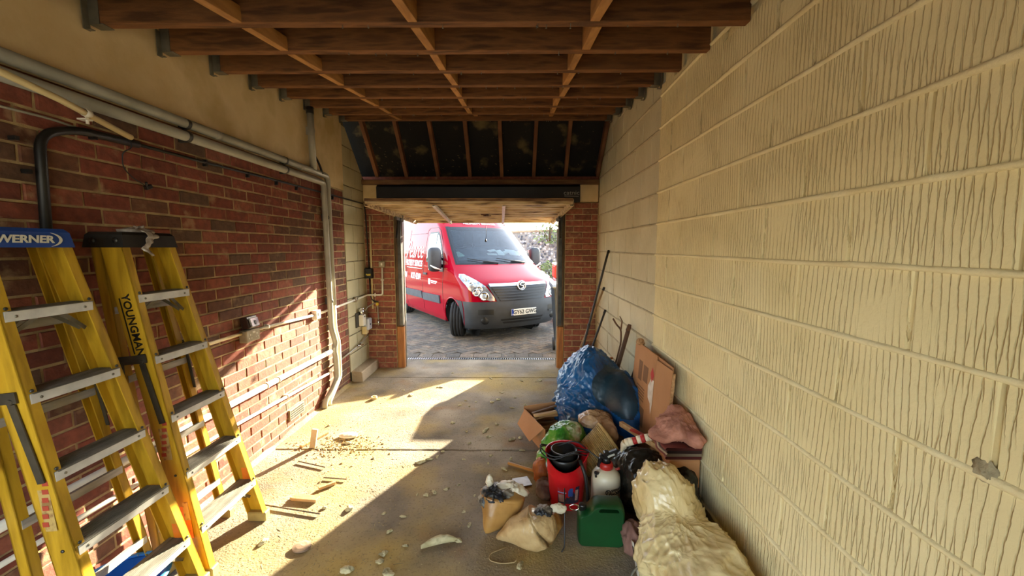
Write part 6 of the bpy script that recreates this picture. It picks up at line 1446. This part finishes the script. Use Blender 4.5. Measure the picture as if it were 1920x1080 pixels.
# ------------------------------------------------------------------ things lying about on the floor
random.seed(40)
M['fluff'] = mat('pale_insulation_fluff', '#a79b70', '#c8bd94', .95, 14, .6, 60, c3='#8f8460')
b = MB(); b.add([(-.055,-.05,0),(.055,-.055,0),(.06,.05,0),(-.05,.055,0),(-.055,-.05,.006),(.055,-.055,.006),(.06,.05,.006),(-.05,.055,.006)], [(3,2,1,0),(4,5,6,7),(0,1,5,4),(1,2,6,5),(2,3,7,6),(3,0,4,7)])
tl = b.build('floor_tile', mat('grey_marbled_tile', '#8d8880', '#a9a49a', .35, 18, .05, 40), None, (.045,2.585,.003), label='small grey square tile on the floor behind the sand bags', cat='tile'); tl.rotation_euler[2] = .35
pole('wood_stick', (-.05,2.81,.014), (.17,2.69,.014), .011, mat('orange_dowel', '#b07a34', '#c48d42', .5, 6), 'orange wooden dowel on the floor pointing at the red tub', 'stick')
b = MB(); b.box((0,0,.075), (.045,.025,.15), Matrix.Rotation(R(-6), 3, 'X') @ Matrix.Rotation(R(7), 3, 'Y'), .002); b.build('wood_block', mat('sawn_block', '#a8906a', '#c4ad86', .8, 8, .2), None, (-1.615,3.06,0), label='small sawn wood block standing on end in the sunlight', cat='wood block')
def stone(name, loc, r, m, label, cat, seed, sub_=3, sq=.6):
    P = blob([((0,0,r[2]*.8), r)], (0,0,r[2]*.8), 28, 16, min(r)*.12, 2.2/max(r)*.3, 3, seed, zmin=.001, fine=min(r)*.12)
    b = MB(); b.grid(P, close=True, smooth=False); return b.build(name, m, None, loc, label=label, cat=cat)
stone('stone', (-1.415,3.24,0), (.085,.05,.018), mat('white_stone', '#d9cdb0', '#e6dcc4', .8, 8), 'flat white stone lying in the sunlit dust', 'stone', 1.0)
stone('slate_piece', (-1.14,1.98,0), (.055,.045,.010), mat('brown_slate', '#7d6652', '#94795f', .8, 8), 'flat brown slate piece at the edge of the floor shadow', 'slate', 2.0)
b = MB(); b.lathe([(.022,0),(.032,0),(.032,.028),(.022,.028),(.022,0)], (0,0,0), 24); b.build('tape_roll', mat('masking_tape', '#c9b684', None, .6), None, (-1.495,4.09,0), label='small roll of masking tape by the left kerb', cat='tape')
for i, (p, q, w, lab) in enumerate((((-1.42,2.40),(-1.25,2.38),.05,'pair of pale wood slips in the sunlight'), ((-1.33,2.62),(-1.16,2.60),.006,'thin dark twig in the sunlight near the ladder foot'),
        ((-1.55,2.32),(-1.17,2.24),.006,'long thin twig lying beside the near ladder'), ((-1.62,2.83),(-1.38,2.75),.006,'twig near the black-capped ladder foot'), ((-1.30,2.49),(-1.22,2.56),.022,'short bark piece right of the dark twig'), ((-1.72,3.05),(-1.62,3.3),.03,'yellow foam strip at the wall foot'))):
    b = MB(); b.beam((p[0],p[1],.011), (q[0],q[1],.011), w if w > .01 else .008, .018 if w > .01 else .008, bev=.002); b.build(('twig' if w < .01 else 'wood_slip'), sm_[2] if w > .01 else M['weathered'], None, label=lab, cat='wood scrap')
P = []
for i in range(26):
    t = i/25; x = -.50+.20*t; y = 1.98+.05*t+.03*math.sin(t*3); w = .020*math.sin(math.pi*min(1, .06+t*.95))+.002
    P.append([(x, y-w, .002), (x-.002, y-w*.3, .010+w*.8+.004*MN.noise(Vector((t*9,0,0)))), (x-.004, y+w*.6, .012+w*.9), (x, y+w, .002)])
b = MB(); b.grid(P, close=True); b.build('fluff_strip', M['fluff'], None, label='long curved strip of insulation fluff in the floor shadow', cat='insulation')
# insulation scraps, each its own object
protos = []
for k in range(6):
    P = blob([((0,0,.012), (.030,.020,.016)), ((.024*math.cos(k*1.1), .02*math.sin(k*1.7), .010), (.018,.016,.012)), ((-.03*math.cos(k*.7), .014*math.sin(k*2.1), .008), (.016,.011,.009))], (0,0,.01), 26, 14, .016, 40, 4, k*3.1+1, zmin=.0005, fine=.006)
    b = MB(); b.grid(P, close=True); me = b.mesh('fluff_scrap'); fixn(me); me.materials.append(M['fluff']); protos.append(me)
def fpt(px, py):
    u, v = (px-960)/750, -(py-540)/750; c, s = math.cos(R(5.79)), math.sin(R(5.79)); y, z = c+v*s, -s+v*c; t = -1.6/z; return (u*t-.008*y*t, y*t)
spots = [(770,742,1.6),(757,733,.9),(827,727,1.2),(820,727,.8),(848,700,.7),(920,710,1.2),(978,715,1.1),(1013,714,1.6),(1005,716,.8),(940,737,.9),(941,720,.6),(965,746,1.0),(873,752,.7),(892,754,.7),(862,761,1.2),(880,763,.8),(922,755,1.5),(935,750,1.2),(960,765,1.0),(985,760,1.3),(1012,768,.8),(930,796,1.2),(848,794,1.2),(875,810,1.0),(910,808,1.8),(915,820,1.2),(880,832,.9),(960,825,1.4),(975,822,1.2),(978,845,1.0),(920,855,1.0),(915,870,.8),(940,846,.6),(870,862,.8),(958,862,1.0),(945,880,1.2),(650,833,1.2),(655,957,1.5),(607,955,.9),(800,930,1.1),(815,925,1.2),(838,918,1.0),(782,929,.8),(720,965,1.0),(755,970,1.0),(730,998,.9),(713,1055,1.3),(720,1040,1.2),(760,1025,.8),(860,1015,1.0),(650,1072,2.2),(725,1078,1.8),(880,985,.9),(870,960,.8),(890,930,.6),(493,1020,1.3),(545,938,.8),(575,770,.8),(615,800,.9),(790,868,1.6),(805,862,1.2),(820,858,1.0),(830,848,.9),(700,860,.8),(600,905,.7),(860,910,.7),(640,700,.9),(700,690,.9),(717,687,1.1),(975,1060,1.2)]
MARKS = {'the masking tape roll': (-1.495,4.09), 'the sunlight tip at the doorway': (-.39,5.37), 'the foot of the blue tarpaulin': (.42,3.55), 'the torn open carton': (.20,3.15), 'the orange dowel': (-.05,2.81),
  'the grey floor tile': (.045,2.585), 'the farther sand bag': (-.17,2.13), 'the long fluff strip': (-.40,2.02), 'the loop of string': (-.12,1.90), 'the brown slate piece': (-1.14,1.98), 'the white stone': (-1.41,3.24),
  'the near corner of the floor shadow': (-.57,2.95), 'the left door jamb': (-1.45,5.2), 'the right door jamb': (.55,5.2), 'the black-capped ladder foot': (-1.47,2.22), 'the middle of the floor': (-.55,3.9), 'the bottom edge of the picture': (-.75,1.75), 'the red tub': (.20,2.35), 'the green bag': (.1,3.0), 'the drain': (-.4,5.6), 'the concrete kerb': (-1.8,4.7), 'the standing wood block': (-1.6,3.05), 'the pair of wood slips': (-1.33,2.39)}
NTH = ['', 'second ', 'third ', 'fourth ', 'fifth ', 'sixth ', 'seventh ', 'eighth ', 'ninth ', 'tenth ']
pos = [fpt(a, b_) for a, b_, c_ in spots]; lab = {}
near = {i: sorted((math.hypot(p[0]-m[0], p[1]-m[1]), k) for k, m in MARKS.items()) for i, p in enumerate(pos)}
RK = {k: sorted(range(len(pos)), key=lambda j: math.hypot(pos[j][0]-m[0], pos[j][1]-m[1])) for k, m in MARKS.items()}
for i in range(len(pos)):
    k = min(MARKS, key=lambda q: (RK[q].index(i), near[i][0][1] != q)); lab[i] = 'pale fluff scrap, '+NTH[min(RK[k].index(i), 9)]+'nearest to '+k
for i, (px, py, s_) in enumerate(spots):
    x, y = fpt(px, py); o = D.objects.new('fluff_scrap', protos[i % 6]); C.objects.link(o); o.location = (x, y, 0); s_ *= .50; o.scale = (s_*random.uniform(.8,1.4), s_*random.uniform(.7,1.2), s_*random.uniform(.5,.9)); o.rotation_euler[2] = random.uniform(0, 6.28)
    tag(o, lab[i], 'insulation', 'insulation fluff scraps on the floor')
# straw, grit and splinters: uncountable
rng = np.random.default_rng(5); b = MB()
for i in range(9000):
    y = 1.5+rng.random()**1.2*3.3; x = -1.85+rng.random()*2.3
    if rng.random() > (1.0 if x < -.9 else .45): continue
    if x > .1 and y < 2.9: continue
    L = rng.uniform(.0015,.006)*(1+4*(rng.random() > .975)); w = rng.uniform(.001,.0026); a = rng.uniform(0, 6.28); c_, s_ = math.cos(a), math.sin(a); h = rng.uniform(.001,.003)
    b.add([(x-c_*L-s_*w, y-s_*L+c_*w, 0), (x+c_*L-s_*w, y+s_*L+c_*w, 0), (x+c_*L+s_*w, y+s_*L-c_*w, 0), (x-c_*L+s_*w, y-s_*L-c_*w, 0), (x+c_*L*.3, y+s_*L*.3, h)], [(0,1,4),(1,2,4),(2,3,4),(3,0,4)])
g_ = b.build('floor_grit', mat('straw_grit', '#80724f', '#a8986c', .95, 30, rnd=.4), None, normals=False, kind='stuff'); tag(g_, 'straw coloured grit and splinters scattered over the concrete floor', 'debris')
b = MB()
for i in range(380):
    x, y = -1.62+rng.normal(0, .13)*1.3, 3.1+rng.normal(0, .12); L = rng.uniform(.003,.014); w = L*rng.uniform(.2,.7); a = rng.uniform(0,6.28); c_, s_ = math.cos(a), math.sin(a); x += .22
    b.add([(x-c_*L-s_*w, y-s_*L+c_*w, 0), (x+c_*L-s_*w, y+s_*L+c_*w, .002), (x+c_*L+s_*w, y+s_*L-c_*w, 0), (x-c_*L+s_*w, y-s_*L-c_*w, .003), (x, y, rng.uniform(.002,.009))], [(0,1,4),(1,2,4),(2,3,4),(3,0,4)])
g2 = b.build('wood_shavings', mat('pale_shavings', '#b59a5e', '#d4bd84', .9, 20, rnd=.3), None, normals=False, kind='stuff'); tag(g2, 'drift of pale shavings beside the standing wood block', 'debris')
